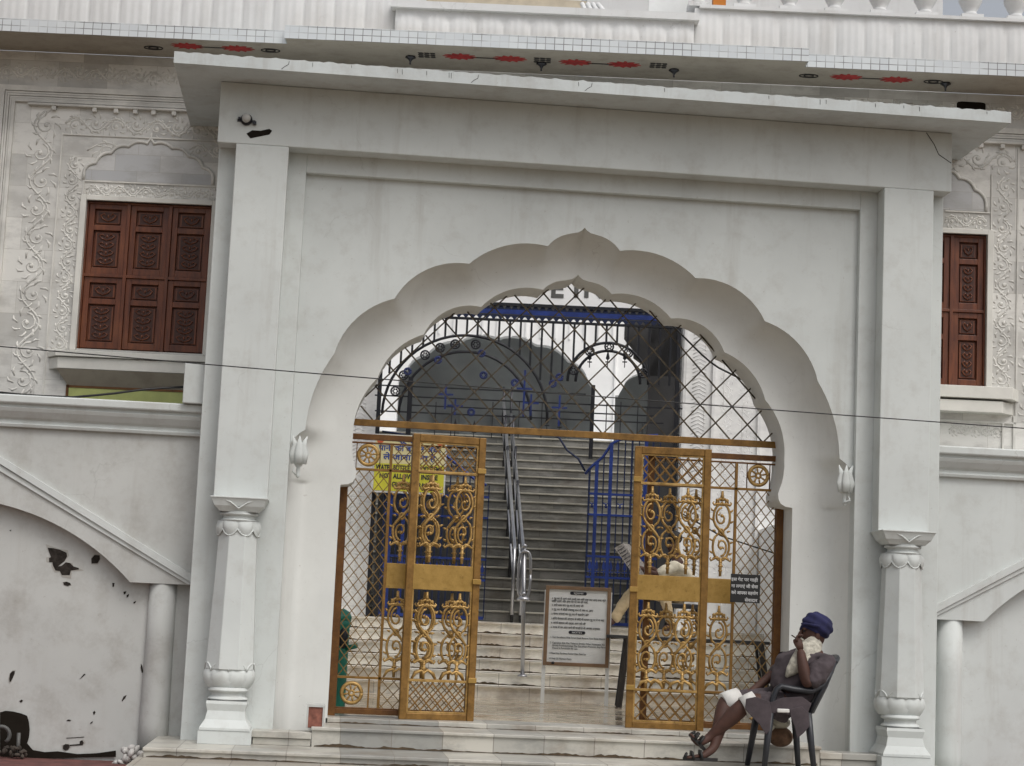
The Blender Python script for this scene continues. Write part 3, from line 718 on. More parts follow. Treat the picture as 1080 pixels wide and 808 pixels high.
def leaf1(s, label):
    w = thing('gate_leaf', label, 'gate', (s*2.0,.78,.41), 0, 'gold painted gate leaves in the arch')
    X = lambda a: s*a
    def bx(mb, a, b, z0, z1, y0=.755, y1=.80): mb.box(min(X(a),X(b)), max(X(a),X(b)), y0, y1, z0, z1)
    f = MB(); bx(f,2.0,1.935,.41,2.53,.74,.82); bx(f,1.955,.75,Z['bot'],.475); bx(f,1.955,.75,.475,.488,.765,.79)
    bx(f,1.95,.75,2.835,2.885); bx(f,1.95,.75,2.80,2.815,.765,.79); bx(f,.81,.75,.475,2.835); bx(f,1.945,1.93,.475,2.835,.765,.79)
    f.build('frame', brown_frame, w, .003)
    r = MB(); bx(r,1.575,1.55,.488,2.80,.765,.79)
    for z in (.735,2.56): bx(r,1.935,.81,z,z+.022,.765,.79)
    bx(r,1.66,1.645,.488,.735,.77,.785)
    r.build('rail', gold_frame, w, .002)
    l = MB(); lat(l, X(1.93) if s < 0 else X(1.575), X(1.575) if s < 0 else X(1.93), .757, 2.56, .778, .088, .112, .0055)
    xs = sorted((X(1.55), X(.81))); lat(l, xs[0], xs[1], .488, .735, .778, .10, .108, .0055); lat(l, xs[0], xs[1], 2.582, 2.80, .778, .10, .108, .0055)
    l.build('lattice', lattice_m, w)
    p = MB(); bx(p,1.55,.81,Z['p0'],Z['p1'],.77,.785); p.build('sheet_panel', gold_panel, w, .002)
    for cz, cx in ((2.70,1.765),(.61,1.80)): q = MB(); wheel(q, X(cx), cz, .778); q.build('wheel', gold_scroll, w)
    if True:
        q = MB()
        for cx in (1.87,1.66): q.tube([(X(cx),.778,2.58),(X(cx),.778,2.80)], .006, 4)
        q.build('bar', brown_frame, w)
    for cx in (1.44,1.20,.96):
        q = MB(); scroll(q, X(cx), Z['s0'], Z['s1'], .778, s); q.build('scroll', gold_scroll, w)
        q = MB(); scroll(q, X(cx), Z['t0'], Z['t1'], .778, -s); q.build('scroll', gold_scroll, w)
    q = MB(); xs = sorted((X(1.55), X(.81))); waves(q, xs[0], xs[1], .757, .778); q.build('wave_trim', gold_scroll, w)
    w.location.y += .17; return w
def leaf2(s, label, hx, W, ang):
    """folded front leaf; built flat from its hinge at x=0 towards the middle of the gateway, then turned"""
    w = thing('gate_leaf', label, 'gate', (s*hx,.66,.41), 0, 'gold painted gate leaves in the arch')
    d = -s
    def bx(mb, a, b, z0, z1, y0=.64, y1=.68):
        xa, xb = s*hx+d*a, s*hx+d*b; mb.box(min(xa,xb), max(xa,xb), y0, y1, z0, z1)
    f = MB(); bx(f,0,.062,Z['bot']-.02,2.90,.63,.69); bx(f,W-.062,W,Z['bot']-.02,2.90,.63,.69); bx(f,.062,W-.062,Z['bot']-.02,.465); bx(f,.062,W-.062,2.835,2.90)
    f.build('frame', gold_frame, w, .005)
    r = MB()
    for z in (.735,2.56): bx(r,.062,W-.062,z,z+.022)
    for a, b in ((.062,.078),(W-.078,W-.062)): bx(r,a,b,.465,2.835,.65,.67)
    for a, b in ((.078,W-.078),): bx(r,a,b,.465,.482,.65,.67); bx(r,a,b,2.82,2.835,.65,.67)
    r.build('rail', gold_scroll, w, .002)
    for z in (2.58,1.60,.74):
        h = MB(); bx(h,W-.07,W+.005,z,z+.045,.61,.63); h.build('hinge_strap', gold_panel, w, .003)
    p = MB(); bx(p,.062,W-.062,Z['p0'],Z['p1'],.645,.66); p.build('sheet_panel', gold_panel, w, .002)
    xs = sorted((s*hx+d*.078, s*hx+d*(W-.078)))
    l = MB(); lat(l, xs[0], xs[1], .482, .735, .66, .10, .115, .008); lat(l, xs[0], xs[1], 2.582, 2.82, .66, .10, .115, .008); l.build('lattice', gold_frame, w)
    for a in (.20,W-.17):
        q = MB(); scroll(q, s*hx+d*a, Z['s0'], Z['s1'], .655, s); q.build('scroll', gold_scroll, w)
        q = MB(); scroll(q, s*hx+d*a, Z['t0'], Z['t1'], .655, -s); q.build('scroll', gold_scroll, w)
    q = MB(); waves(q, xs[0], xs[1], .757, .655); q.build('wave_trim', gold_scroll, w)
    q = MB(); x = s*hx+d*(W-.06); q.tube([(x,.69,.415),(x,.69,.62)], .011, 8); q.build('drop_bolt', black_iron, w)
    w.rotation_euler = (0,0,ang*d); w.location.y += .15; return w
leaf1(-1, 'wide gold gate leaf hinged at the left jamb, with diamond lattice and two wheels')
leaf1(1, 'wide gold gate leaf at the right jamb behind the seated man, carrying the black notice')
leaf2(-1, 'narrower gold gate leaf folded in front of the wide left one, beside the notice board', 1.385, .665, math.radians(9))
leaf2(1, 'narrower gold gate leaf folded in front of the wide right one, hiding the newspaper reader', 1.30, .69, math.radians(5))
# black notice tied to the right leaf
bn = thing('black_notice', 'small square black notice with white handwriting tied to the right gate lattice', 'notice', tuple(at(785,621,.74)))
a, b = at(770,635,.73), at(802,606.5,.73)
m = MB(); m.box(a.x,b.x,.725,.733,a.z,b.z); m.build('board', black_board, bn, .002)
for t, v, al in (('इस गेट पर गाड़ी','609','L'),('ना लगाएं जी सेवा','616','L'),('करें आपका सहयोग','623','L'),('सेवादार','630.5','R')):
    p = at(771.5, float(v), .72); wd = (b.x-a.x)*.90
    if al == 'L': text_mesh(t, .04, letter_w, bn, T(p.x,.7235,p.z-.028), width=wd, bold=.0006)
    else: text_mesh(t, .04, letter_w, bn, T(p.x+wd*.5,.7235,p.z-.028), width=wd*.48, bold=.0006)
# ================================================================== TEMPLE FRONT WALL (temple frame)
WD = 16.95
tw = tthing('temple_building', 'carved marble temple front behind the gateway with wooden shutters and balcony', 'temple', 0, WD, 0)
def tb(mb, name, mat, parent, bevel=0): return mb.build(name, mat, parent, bevel, frame=TF)
def wallrect(mb, x0, x1, z0, z1, y0=WD, y1=WD+.5): mb.box(x0, x1, y0, y1, z0, z1)
m = MB()   # left wing around its window, right wing, bridge above the passage
for L in ((-9,-4.015,0,6.385),(-4.015,-2.60,0,3.60),(-4.015,-2.60,4.99,6.385),(-2.85,-2.60,3.60,4.99),
          (4.345,9,0,6.385),(3.25,4.345,0,3.61),(3.25,4.345,5.04,6.385),(3.25,3.40,3.61,5.04),(-2.60,3.25,5.45,6.385)): wallrect(m, *L)
tb(m, 'wall', marble, tw)
# mouldings around the carved field, left and right
def mould(x0, x1, z0, z1, side):
    mm = MB()
    for k_, (off, wdt, dep) in enumerate(((0,.05,.035),(.055,.018,.022),(.078,.018,.028),(.101,.018,.022),(.124,.03,.035))):
        xa = x0+off if side < 0 else x0-off-wdt
        mm.box(xa, xa+wdt, WD-dep, WD, z0, z1-off)
        zz = z1-off-wdt
        if side < 0: mm.box(xa+wdt, x1, WD-dep*.98, WD, zz, zz+wdt)
        else: mm.box(x1, xa, WD-dep*.98, WD, zz, zz+wdt)
    tb(mm, 'moulding', relief_m, tw)
mould(-4.90, -2.3, 3.0, 6.05, -1); mould(4.92, 2.9, 3.0, 6.06, 1)
m = MB()
m.box(-4.62,-2.3,WD-.055,WD,5.865,5.885); m.box(2.9,4.75,WD-.055,WD,5.905,5.925)
for x in [-4.47+.195*i*(1.45 if i == 1 else 1) for i in (0,)]: pass
for x in (-4.40,-4.02,-3.82,-3.64,-3.47,-3.28,-3.12,-2.9): m.box(x,x+.04,WD-.045,WD,5.825,5.865)
for x in (4.05,4.25,4.45,4.65): m.box(x,x+.04,WD-.045,WD,5.865,5.905)
tb(m, 'bracket_ledge', relief_m, tw, .002)
m = MB()
vine(m, -4.93,-2.3,6.11,6.27,WD, .010); vine(m, 2.7,4.95,6.13,6.29,WD,.010); vine(m, 4.93,5.3,3.2,6.0,WD,.011); vine(m,-5.3,-4.93,3.2,6.0,WD,.011)
vine(m, -4.62,-4.31,3.15,5.82,WD,.012); vine(m, -4.25,-4.07,3.55,5.40,WD,.010); vine(m,-4.27,-2.75,5.60,5.82,WD,.012)
vine(m, -4.05,-3.70,5.32,5.60,WD,.010); vine(m,-3.1,-2.75,5.42,5.6,WD,.010); vine(m, -4.03,-2.80,5.02,5.16,WD,.009)
vine(m, 4.39,4.60,3.6,5.2,WD,.011); vine(m, 4.65,4.90,3.3,5.85,WD,.012); vine(m, 3.9,4.60,5.62,5.88,WD,.012); vine(m, 4.40,4.60,5.22,5.60,WD,.010); vine(m, 3.95,4.34,5.09,5.24,WD,.009)
vine(m, 4.02,4.50,3.15,3.27,WD,.008)
tb(m, 'vine_relief', relief_m, tw)
m = MB()    # thin joint frames between carved strips
for x0, x1, z0, z1 in ((-4.295,-4.28,3.15,5.62),(-4.065,-4.05,3.5,5.2),(-4.28,-2.7,5.60,5.612),(-4.05,-2.8,5.165,5.18),(-4.05,-2.8,5.005,5.018),(4.62,4.635,3.3,5.88),(4.375,4.385,3.6,5.62),(3.95,4.37,5.245,5.258),(3.95,4.37,5.06,5.075)): m.box(x0,x1,WD-.012,WD,z0,z1)
tb(m, 'joint_strip', relief_m, tw)
# blind niche above each window
def niche(cx, w, z0, zt, parent):
    h = []
    pts = [(0,zt),(.10*w,zt-.07),(.34*w,zt-.09),(.36*w,zt-.12),(.58*w,zt-.14),(.62*w,zt-.19),(.82*w,zt-.24),(.84*w,zt-.30),(1.0*w,z0+.06),(1.0*w,z0)]
    H = [(0,zt),(.05*w,zt-.05)]
    for a, b in (((.05*w,zt-.05),(.34*w,zt-.085)),((.34*w,zt-.085),(.60*w,zt-.155)),((.60*w,zt-.155),(.83*w,zt-.255)),((.83*w,zt-.255),(1.0*w,z0+.05))):
        mx, mz = (a[0]+b[0])/2+.02, (a[1]+b[1])/2+.028; H += arc3(a, (mx,mz), b, 6)[1:]
    H.append((w,z0)); P = [(cx-x, z) for x, z in H[::-1]]+[(cx+x, z) for x, z in H[1:]]
    mm = MB(); mm.prism(P, WD-.004, WD+.004); tb(mm, 'niche_panel', marble_plain, parent)
    mm = MB(); mm.tube([(x,WD-.008,z) for x, z in P], .016, 5); tb(mm, 'niche_rim', relief_m, parent)
niche(-3.46,.60,5.185,5.60,tw); niche(3.70,.63,5.265,5.72,tw)
# shutters
def shutter_window(x0, x1, z0, z1, nx, nm):
    f = MB(); t = .05
    f.box(x0-.055,x0,WD-.03,WD+.06,z0-.02,z1+.045); f.box(x1,x1+.055,WD-.03,WD+.06,z0-.02,z1+.045); f.box(x0,x1,WD-.03,WD+.06,z1,z1+.045)
    win = tb(f, 'window', frame_marble, tw, .004)
    g = MB(); pw = (x1-x0)/nx; ph = (z1-z0)/2
    g.box(x0,x1,WD+.09,WD+.11,z0,z1)
    for i in range(nx+1): xx = x0+pw*i; g.box(max(x0,xx-.016), min(x1,xx+.016), WD+.03, WD+.09, z0, z1)
    g.box(x0,x1,WD+.032,WD+.088,z0+ph-.014,z0+ph+.014); g.box(x0,x1,WD+.03,WD+.09,z1-.02,z1)
    for i in range(nx):
        for j in range(2):
            a, b, c, d = x0+pw*i+.018, x0+pw*(i+1)-.018, z0+ph*j+.016, z0+ph*(j+1)-.016
            st_ = .052
            g.box(a,a+st_,WD+.05,WD+.09,c,d); g.box(b-st_,b,WD+.05,WD+.09,c,d); g.box(a+st_,b-st_,WD+.05,WD+.09,c,c+.06); g.box(a+st_,b-st_,WD+.05,WD+.09,d-.05,d)
            sp_ = c+(d-c)*.66; g.box(a+st_,b-st_,WD+.05,WD+.09,sp_-.025,sp_+.025)
            for q0, q1 in ((c+.06,sp_-.025),(sp_+.025,d-.05)):
                g.box(a+st_+.016,b-st_-.016,WD+.07,WD+.09,q0+.016,q1-.016)
    sh = tb(g, 'shutter', wood, win, .003)
    h = MB()
    for i in range(nx):
        for j in range(2):
            a, b, c, d = x0+pw*i+.018, x0+pw*(i+1)-.018, z0+ph*j+.016, z0+ph*(j+1)-.016; sp_ = c+(d-c)*.66
            for q0, q1 in ((c+.085,sp_-.05),(sp_+.05,d-.075)):
                xa, xb = a+.085, b-.085
                h.box(xa,xb,WD+.068,WD+.0695,q0,q1)
    tb(h, 'carved_ground', wood_dark, sh)
    h = MB()
    for i in range(nx):
        for j in range(2):
            a, b, c, d = x0+pw*i+.018, x0+pw*(i+1)-.018, z0+ph*j+.016, z0+ph*(j+1)-.016; sp_ = c+(d-c)*.66
            for q0, q1 in ((c+.085,sp_-.05),(sp_+.05,d-.075)):
                xa, xb = a+.088, b-.088; cx, hw = (xa+xb)/2, (xb-xa)/2; n = max(1, int((q1-q0)/.075))
                for k_ in range(n):
                    cz = q0+(q1-q0)*(k_+.5)/n; hh = (q1-q0)/n/2
                    for s in (-1, 1):
                        h.tube([(cx,WD+.066,cz-hh*.8),(cx+s*hw*.55,WD+.064,cz-hh*.3),(cx+s*hw*.8,WD+.064,cz+hh*.3),(cx+s*hw*.45,WD+.064,cz+hh*.75),(cx+s*hw*.25,WD+.066,cz+hh*.2)], [.005,.008,.008,.007,.004], 4)
                    h.ball((cx,WD+.066,cz+hh*.2), (.010,.006,.016), 6, 4)
    tb(h, 'carving', wood, sh)
shutter_window(-4.015,-2.85,3.60,4.99,3,'left'); shutter_window(3.40,4.345,3.61,5.04,3,'right')
m = MB()   # projecting sills
for pts, z0, z1 in (([(-4.27,WD),(-4.16,WD-.16),(-2.6,WD-.16),(-2.6,WD)],3.505,3.56),([(-4.25,WD),(-4.14,WD-.13),(-2.6,WD-.13),(-2.6,WD)],3.395,3.50)):
    m.hprism(pts, z0, z1)
for pts, z0, z1 in (([(4.65,WD),(4.55,WD-.18),(3.3,WD-.18),(3.3,WD)],3.49,3.60),([(4.60,WD),(4.46,WD-.16),(3.3,WD-.16),(3.3,WD)],3.365,3.47)):
    m.hprism(pts, z0, z1)
tb(m, 'sill', frame_marble, tw, .004)
m = MB(); m.add([(-4.15,WD-.128,3.393),(-2.6,WD-.128,3.393),(-2.6,WD-.01,3.25),(-4.06,WD-.01,3.25)], [(0,3,2,1),(0,1,2,3)]); tb(m, 'sill_underside', soffit_m, tw)
m = MB(); m.box(-4.05,-2.6,WD-.012,WD,3.02,3.235); gp = tb(m, 'coloured_panel', green_panel, tw)
m = MB(); m.box(-4.075,-4.05,WD-.018,WD,3.0,3.26); m.box(-4.075,-2.6,WD-.018,WD,3.235,3.255); tb(m, 'panel_trim', brown_frame, gp)
m = MB(); m.box(3.3,4.62,WD-.02,WD,3.285,3.30); m.box(4.50,4.515,WD-.02,WD,3.0,3.285); m.box(4.60,4.62,WD-.02,WD,3.0,3.36); tb(m, 'joint_strip', relief_m, tw)
# black slot in the wall near the top right
m = MB(); pr = []
for i in range(24):
    a = 2*pi*i/24; pr.append((4.18+.135*max(-1,min(1,1.3*cos(a))), 6.25+.055*max(-1,min(1,1.3*sin(a)))))
m.prism(pr, WD-.004, WD+.004); tb(m, 'wall_slot', dark_hole, tw)
# balcony: soffit slab, tiled edge, petal parapet
SZ = 6.388
bal = MB(); bal.box(-9,-2.17,16.35,WD,SZ,SZ+.12); bal.box(-2.17,2.52,16.19,WD,SZ,SZ+.118); bal.box(2.52,9,16.35,WD,SZ,SZ+.12)
bo = tb(bal, 'balcony', soffit_m, tw)
m = MB(); m.box(-9,-2.172,16.345,16.352,SZ-.004,SZ+.118); m.box(-2.178,2.528,16.183,16.19,SZ-.004,SZ+.118); m.box(2.53,9,16.345,16.352,SZ-.004,SZ+.118)
m.box(-2.178,-2.17,16.19,16.35,SZ-.004,SZ+.116); m.box(2.52,2.528,16.19,16.35,SZ-.004,SZ+.116); tb(m, 'tile_edge', tiles_m, bo)
def petals(x0, x1, y, z0, z1, pitch, tallness, round_):
    mm = MB(); n = round((x1-x0)/pitch); pitch = (x1-x0)/n; NU = n*20; NV = 16
    def f(i, j):
        x = x0+(x1-x0)*i/NU; t = j/NV; ph = ((x-x0)/pitch) % 1; e = abs(ph-.5)*2
        env = math.sqrt(max(0, 1-e*e)) if round_ else (1-.25*e*e)
        topt = tallness*(.42+.58*env); ins = max(0, min(1, (topt-t)*9)); edge = max(0, 1-e**7)
        ridge = .0022*cos(ph*2*pi*4.0)
        d = ins*edge*(.020*sin(pi*min(1,.25+t*.75/max(topt,.1)))+ridge)
        jit = .0
        return (x+jit, y-d, z0+(z1-z0)*t)
    mm.grid(f, NU, NV); return mm
m = petals(-1.20,1.50,16.27,SZ+.116,SZ+.345,.255,.93,True); m.box(-1.2,1.50,16.275,WD,SZ+.116,SZ+.345); m.box(-1.24,1.54,16.215,16.6,SZ+.345,SZ+.41); tb(m, 'parapet', roof_white, bo)
m = petals(-9.0,-1.205,16.36,SZ+.115,SZ+.72,.275,.99,False); m.box(-9,-1.205,16.365,16.6,SZ+.115,SZ+.72); tb(m, 'parapet', roof_white, bo)
m = petals(1.51,9.0,16.36,SZ+.115,SZ+.505,.255,.99,False); m.box(1.51,9,16.365,16.6,SZ+.115,SZ+.50); m.box(1.55,9,16.32,16.6,SZ+.50,SZ+.53); tb(m, 'parapet', roof_white, bo)
# painted ornaments of the soffit
def flower(x, d, parent):
    mm = MB(); pts = []
    for i in range(48):
        a = 2*pi*i/48; r = .128+.030*(1 if i % 4 < 2 else -1)*.7+.012*sin(i*2.3); pts.append((x+r*cos(a), d+r*.62*sin(a)))
    mm.hprism(pts, SZ-.004, SZ-.0005); tb(mm, 'painted_flower', red_m, parent)
for x, d in ((-3.11,16.54),(-2.65,16.55),(-.61,16.49),(-.15,16.49),(.45,16.51),(.895,16.51),(2.945,16.59),(3.405,16.60)): flower(x, d+.02, bo)
for xa, xb, d in ((-3.0,-2.76,16.56),(-.50,-.26,16.51),(.56,.79,16.53),(3.06,3.29,16.61)):
    m = MB(); m.hprism([(xa,d),(xb,d),(xb,d+.022),(xa,d+.022)], SZ-.004, SZ-.0005); tb(m, 'painted_stem', blackpaint, bo)
for x in (-.913,.145,1.205):
    m = MB()
    for i in range(3):
        for j in range(3):
            m.hprism([(x-.075+i*.055,16.44+j*.055),(x-.035+i*.055,16.44+j*.055),(x-.03+i*.055,16.475+j*.055),(x-.07+i*.055,16.478+j*.055)], SZ-.004, SZ-.0005)
        m.hprism([(x-.08,16.45+i*.055),(x+.07,16.45+i*.055),(x+.07,16.458+i*.055),(x-.08,16.458+i*.055)], SZ-.0038, SZ-.0006)
    tb(m, 'painted_motif', blackpaint, bo)
for x, d in ((-2.35,16.58),(2.60,16.62),(3.75,16.63),(-3.44,16.66)):
    m = MB()
    for r in (.085,.045):
        P = [(x+r*cos(a), d+r*.62*sin(a), SZ-.003) for a in [i*pi/9 for i in range(19)]]; m.tube(P, .006, 4)
    tb(m, 'painted_rosette', blackpaint, bo)
for x, d in ((-1.064,16.58),(.14,16.60),(1.36,16.62),(3.87,16.66)):
    m = MB(); m.lathe([(.045,0),(.05,-.012),(.02,-.03),(.008,-.05),(.008,-.075)][::-1], (x,d,SZ), 12); tb(m, 'ceiling_hook', dark_pipe, bo)
# balusters at top right (only their feet are in view) and rail
for i in range(8):
    x = 1.55+.415*i
    b_ = MB(); z0 = SZ+.53
    b_.box(x-.10,x+.10,16.36,16.56,z0,z0+.04); b_.lathe([(.06,.04),(.075,.055),(.06,.07),(.055,.085),(.075,.12),(.105,.18),(.11,.24),(.09,.30),(.05,.38),(.045,.44),(.065,.46),(.05,.48),(.05,.50)], (x,16.46,z0), 20)
    tb(b_, 'baluster', roof_white, bo)
m = MB(); m.box(1.40,9,16.36,16.56,SZ+1.03,SZ+1.12); tb(m, 'hand_rail', roof_white, bo, .01)
# roof-top structures
rp = tthing('rooftop_pavilion', 'white carved pavilion base rising behind the balcony parapet, above the arch', 'pavilion', -.3, 17.2, 6.5)
m = MB(); m.box(-2.4,.5,17.2,17.45,6.4,7.4); tb(m, 'wall', roof_white, rp); m = MB(); m.box(-.98,.55,17.19,17.2,6.78,7.2); tb(m, 'cream_panel', M_plain('cream_plaster', (.50,.44,.34), .8), rp)
m = MB()
for i in range(4):
    a = MB(); cx = -1.15+i*.5
    m.tube([(cx-.25,17.13,6.93),(cx-.12,17.10,6.86),(cx,17.1,6.90),(cx+.12,17.10,6.86),(cx+.25,17.13,6.93)], .035, 8)
for q in range(4): m.tube([(.55+.10*q,17.13,6.80),(.60+.07*q,17.1,6.95),(.50+.05*q,17.1,7.15)], [.05,.04,.02], 6)
tb(m, 'scalloped_trim', roof_white, rp)
rb2 = tthing('rooftop_block', 'white upper storey with dark louvre slots behind the balusters', 'building', 2.0, 18.6, 6.5)
m = MB(); m.box(.6,4.28,18.6,18.9,6.4,7.9); tb(m, 'wall', roof_white, rb2)
for k_ in range(3):
    for z in (7.19,7.25):
        m = MB(); m.box(2.0+.62*k_+.05,2.0+.62*k_+.55,18.592,18.6,z,z+.028); tb(m, 'louvre_slot', dark_hole, rb2)
m = MB(); m.box(1.74,1.86,17.0,17.12,6.5,9); bp = tb(m, 'saffron_post', orange_m, None); tag(bp, 'saffron coloured post standing behind the parapet, right of the blue lettered sign', 'post'); place(bp, TB(1.8,17.06,6.5), -YAW)
sg = tthing('rooftop_sign', 'white roof sign with blue lettering, only its lower edge in view', 'sign', 1.3, 16.95, 6.8)
m = MB(); m.box(1.13,1.52,16.95,16.99,6.86,7.3); tb(m, 'board', white_board, sg)
text_mesh('G', .14, letter_blue, sg, TF @ T(1.30,16.945,6.885), bold=.004)
def UU(u, v, dd):
    dr = fw+RT*((u-540)/F_PX)-UP*((v-404)/F_PX); nb = Vector((sin(YAW),cos(YAW),0)); p = dr*(dd/dr.dot(nb)); return (p.dot(rt), dd, p.z+CAM.z)
# ================================================================== COURTYARD (temple frame)
cy = tthing('courtyard_walls', 'white carved marble walls on both sides of the inner staircase', 'wall', 0, 24, 0)
m = MB(); m.box(-2.9,-2.62,17.46,24.0,.2,2.4); m.box(3.26,3.6,17.46,24.0,.2,2.6); m.box(-4.2,-1.72,24.0,24.4,.2,5.2); m.box(2.20,5.0,24.0,24.4,.2,6.0)
tb(m, 'wall', marble_in, cy)
m = MB()
m.box(2.22,2.26,23.97,24,1.28,5.9); m.box(2.60,2.64,23.96,24,1.28,5.9); m.box(3.2,3.24,23.96,24,1.28,5.9); m.box(-2.08,-2.05,23.97,24,1.28,5.1)
for i in range(88):
    z = 1.5+i*.05
    m.tube([(2.34,24,z),(2.43,24,z+.05),(2.52,24,z)], .006, 4)
    if z < 5: m.tube([(-2.02,24,z),(-1.95,24,z+.045),(-1.88,24,z)], .006, 4)
vine(m, 2.68,2.90,1.6,5.8,24.0,.006); vine(m, 2.95,3.17,1.6,5.8,24.0,.006)
tb(m, 'carved_relief', marble_in, cy)
lo = tthing('lower_stair', 'pale brown stained marble steps rising from the courtyard floor', 'stairs', 0, 22, .4)
z = .405; d = 21.80
for i in range(6):
    zz = z+.1455
    m = MB(); m.box(-2.62,3.26,d,24.2,z+(0 if i else -.1),zz-.022); tb(m, 'riser', white_step, lo)
    m = MB(); m.box(-2.62,3.26,d-.032,d+.32 if i < 5 else 24.25,zz-.022,zz); tb(m, 'tread', white_step, lo, .004)
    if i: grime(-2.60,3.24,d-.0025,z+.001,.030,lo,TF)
    z = zz; d += .30
LZ = z          # landing about 1.28
up_ = tthing('upper_stair', 'long dark grey stone staircase rising to the prayer hall', 'stairs', 0, 24.4, LZ)
d = 24.30
for i in range(20):
    zz = z+.150
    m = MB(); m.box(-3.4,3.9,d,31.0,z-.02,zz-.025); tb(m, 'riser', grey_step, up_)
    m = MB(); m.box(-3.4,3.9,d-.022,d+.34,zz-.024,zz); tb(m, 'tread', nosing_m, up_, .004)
    z = zz; d += .31
HZ = z
# prayer hall front with scalloped arches
hl = tthing('prayer_hall', 'white prayer hall with dark scalloped arches at the head of the staircase', 'hall', 0, 33.5, HZ)
def sarch(cx, w, z0, zs, zt, n=3):
    H = [(0,zt)]; k_ = 4; A = []
    for i in range(k_+1):
        a = pi/2*(1-i/k_); A.append((w*cos(a), zs+(zt-zs)*sin(a)))
    for i in range(k_):
        (xa, za), (xb, zb) = A[i], A[i+1]; mx, mz = (xa+xb)/2, (za+zb)/2; L = math.hypot(mx, mz-zs); H += arc3((xa,za), (mx+.06*mx/max(L,.1)*1.3, mz+.06*(mz-zs)/max(L,.1)*1.3+.02), (xb,zb), 6)[1:]
    H += [(w,z0)]
    return [(cx-x, z_) for x, z_ in H[::-1]]+[(cx+x, z_) for x, z_ in H[1:]]
arches = [sarch(-.28,1.78,HZ,5.15,6.32), sarch(3.30,1.45,HZ,5.0,6.12), sarch(-4.0,1.45,HZ,5.0,6.0)]
m = MB()
def wall_with(arches, x0, x1, z0, z1, y0, y1):
    n = 260
    for i in range(n):
        xa, xb = x0+(x1-x0)*i/n, x0+(x1-x0)*(i+1)/n; xm = (xa+xb)/2; zl = z0
        for A in arches:
            if A[0][0] < xm < A[-1][0]:
                for j in range(len(A)-1):
                    if A[j][0] <= xm <= A[j+1][0] and A[j+1][0] > A[j][0]: t = (xm-A[j][0])/(A[j+1][0]-A[j][0]); zl = A[j][1]+(A[j+1][1]-A[j][1])*t
        def low(xq):
            for A in arches:
                if A[0][0] < xm < A[-1][0] and A[0][0] <= xq <= A[-1][0]:
                    for j in range(len(A)-1):
                        if A[j][0] <= xq <= A[j+1][0] and A[j+1][0] > A[j][0]: return A[j][1]+(A[j+1][1]-A[j][1])*(xq-A[j][0])/(A[j+1][0]-A[j][0])
            return z0
        za, zb = (z0, z0) if zl == z0 else (low(xa), low(xb))
        if zl > z0 and (za == z0 or zb == z0): za = zb = max(za, zb, zl)
        m.prism([(xa,za),(xb,zb),(xb,z1),(xa,z1)], y0, y1)
wall_with(arches, -8, 8, HZ, 7.3, 33.0, 33.3)
tb(m, 'wall', hall_wall, hl)
m = MB()
for i in range(46):
    x = -5+i*.26; m.box(x,x+.03,32.97,33.0,6.35,7.0)
for c in (1.85,): m.box(c-.03,c,32.96,33,HZ,6.2)
tb(m, 'pilaster_strip', hall_wall, hl)
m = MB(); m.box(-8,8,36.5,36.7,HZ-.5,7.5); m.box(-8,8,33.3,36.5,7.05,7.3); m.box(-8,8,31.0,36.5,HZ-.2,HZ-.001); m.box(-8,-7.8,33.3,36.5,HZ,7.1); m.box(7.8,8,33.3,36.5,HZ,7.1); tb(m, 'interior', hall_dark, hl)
m = MB()
for x in (-1.5,-.4,.6,2.6): m.box(x,x+.5,36.3,36.48,HZ,HZ+1.0)
tb(m, 'inner_panel', M_plain('inner_pale_panel', (.30,.31,.31), .6), hl)
m = MB(); m.box(-2.2,2.2,24.42,24.60,5.33,5.44); cb_ = tb(m, 'canopy_beam', pillar_dark, None); tag(cb_, 'dark beam crossing above the iron grille under the white lettered board', 'beam'); place(cb_, TB(.5,24.5,5.0), -YAW)
dp = tthing('stone_pillar', 'dark grey stone pillar with a stepped bracket, right of the iron grille', 'pillar', 2.0, 24.2, LZ)
m = MB(); m.box(1.78,2.17,24.10,24.30,LZ,5.3); m.build('shaft', pillar_dark, dp, .01, frame=TF)
m = MB(); m.prism([(1.78,4.55),(1.70,4.62),(1.70,4.72),(1.58,4.80),(1.58,4.90),(1.45,5.05),(1.45,5.3),(2.17,5.3),(2.17,4.55)], 24.10, 24.30); m.build('bracket', pillar_dark, dp, .005, frame=TF)
# white lettered board
wb = tthing('lettered_board', 'white board with large grey capital letters seen under the tip of the arch', 'sign', .9, 24.3, 5.2)
m = MB(); m.box(-1.2,2.2,24.45,24.5,5.45,6.3); tb(m, 'board', hall_wall, wb)
grey_l = M_plain('grey_letters', (.10,.10,.095), .6, bump=0)
for ch, uu in (('E',580),('I',604),('N',615)): p = (lambda q: q)(UU(uu,313,24.445)); text_mesh(ch, .36, grey_l, wb, TF @ T(p[0],24.445,p[2]), bold=.012)
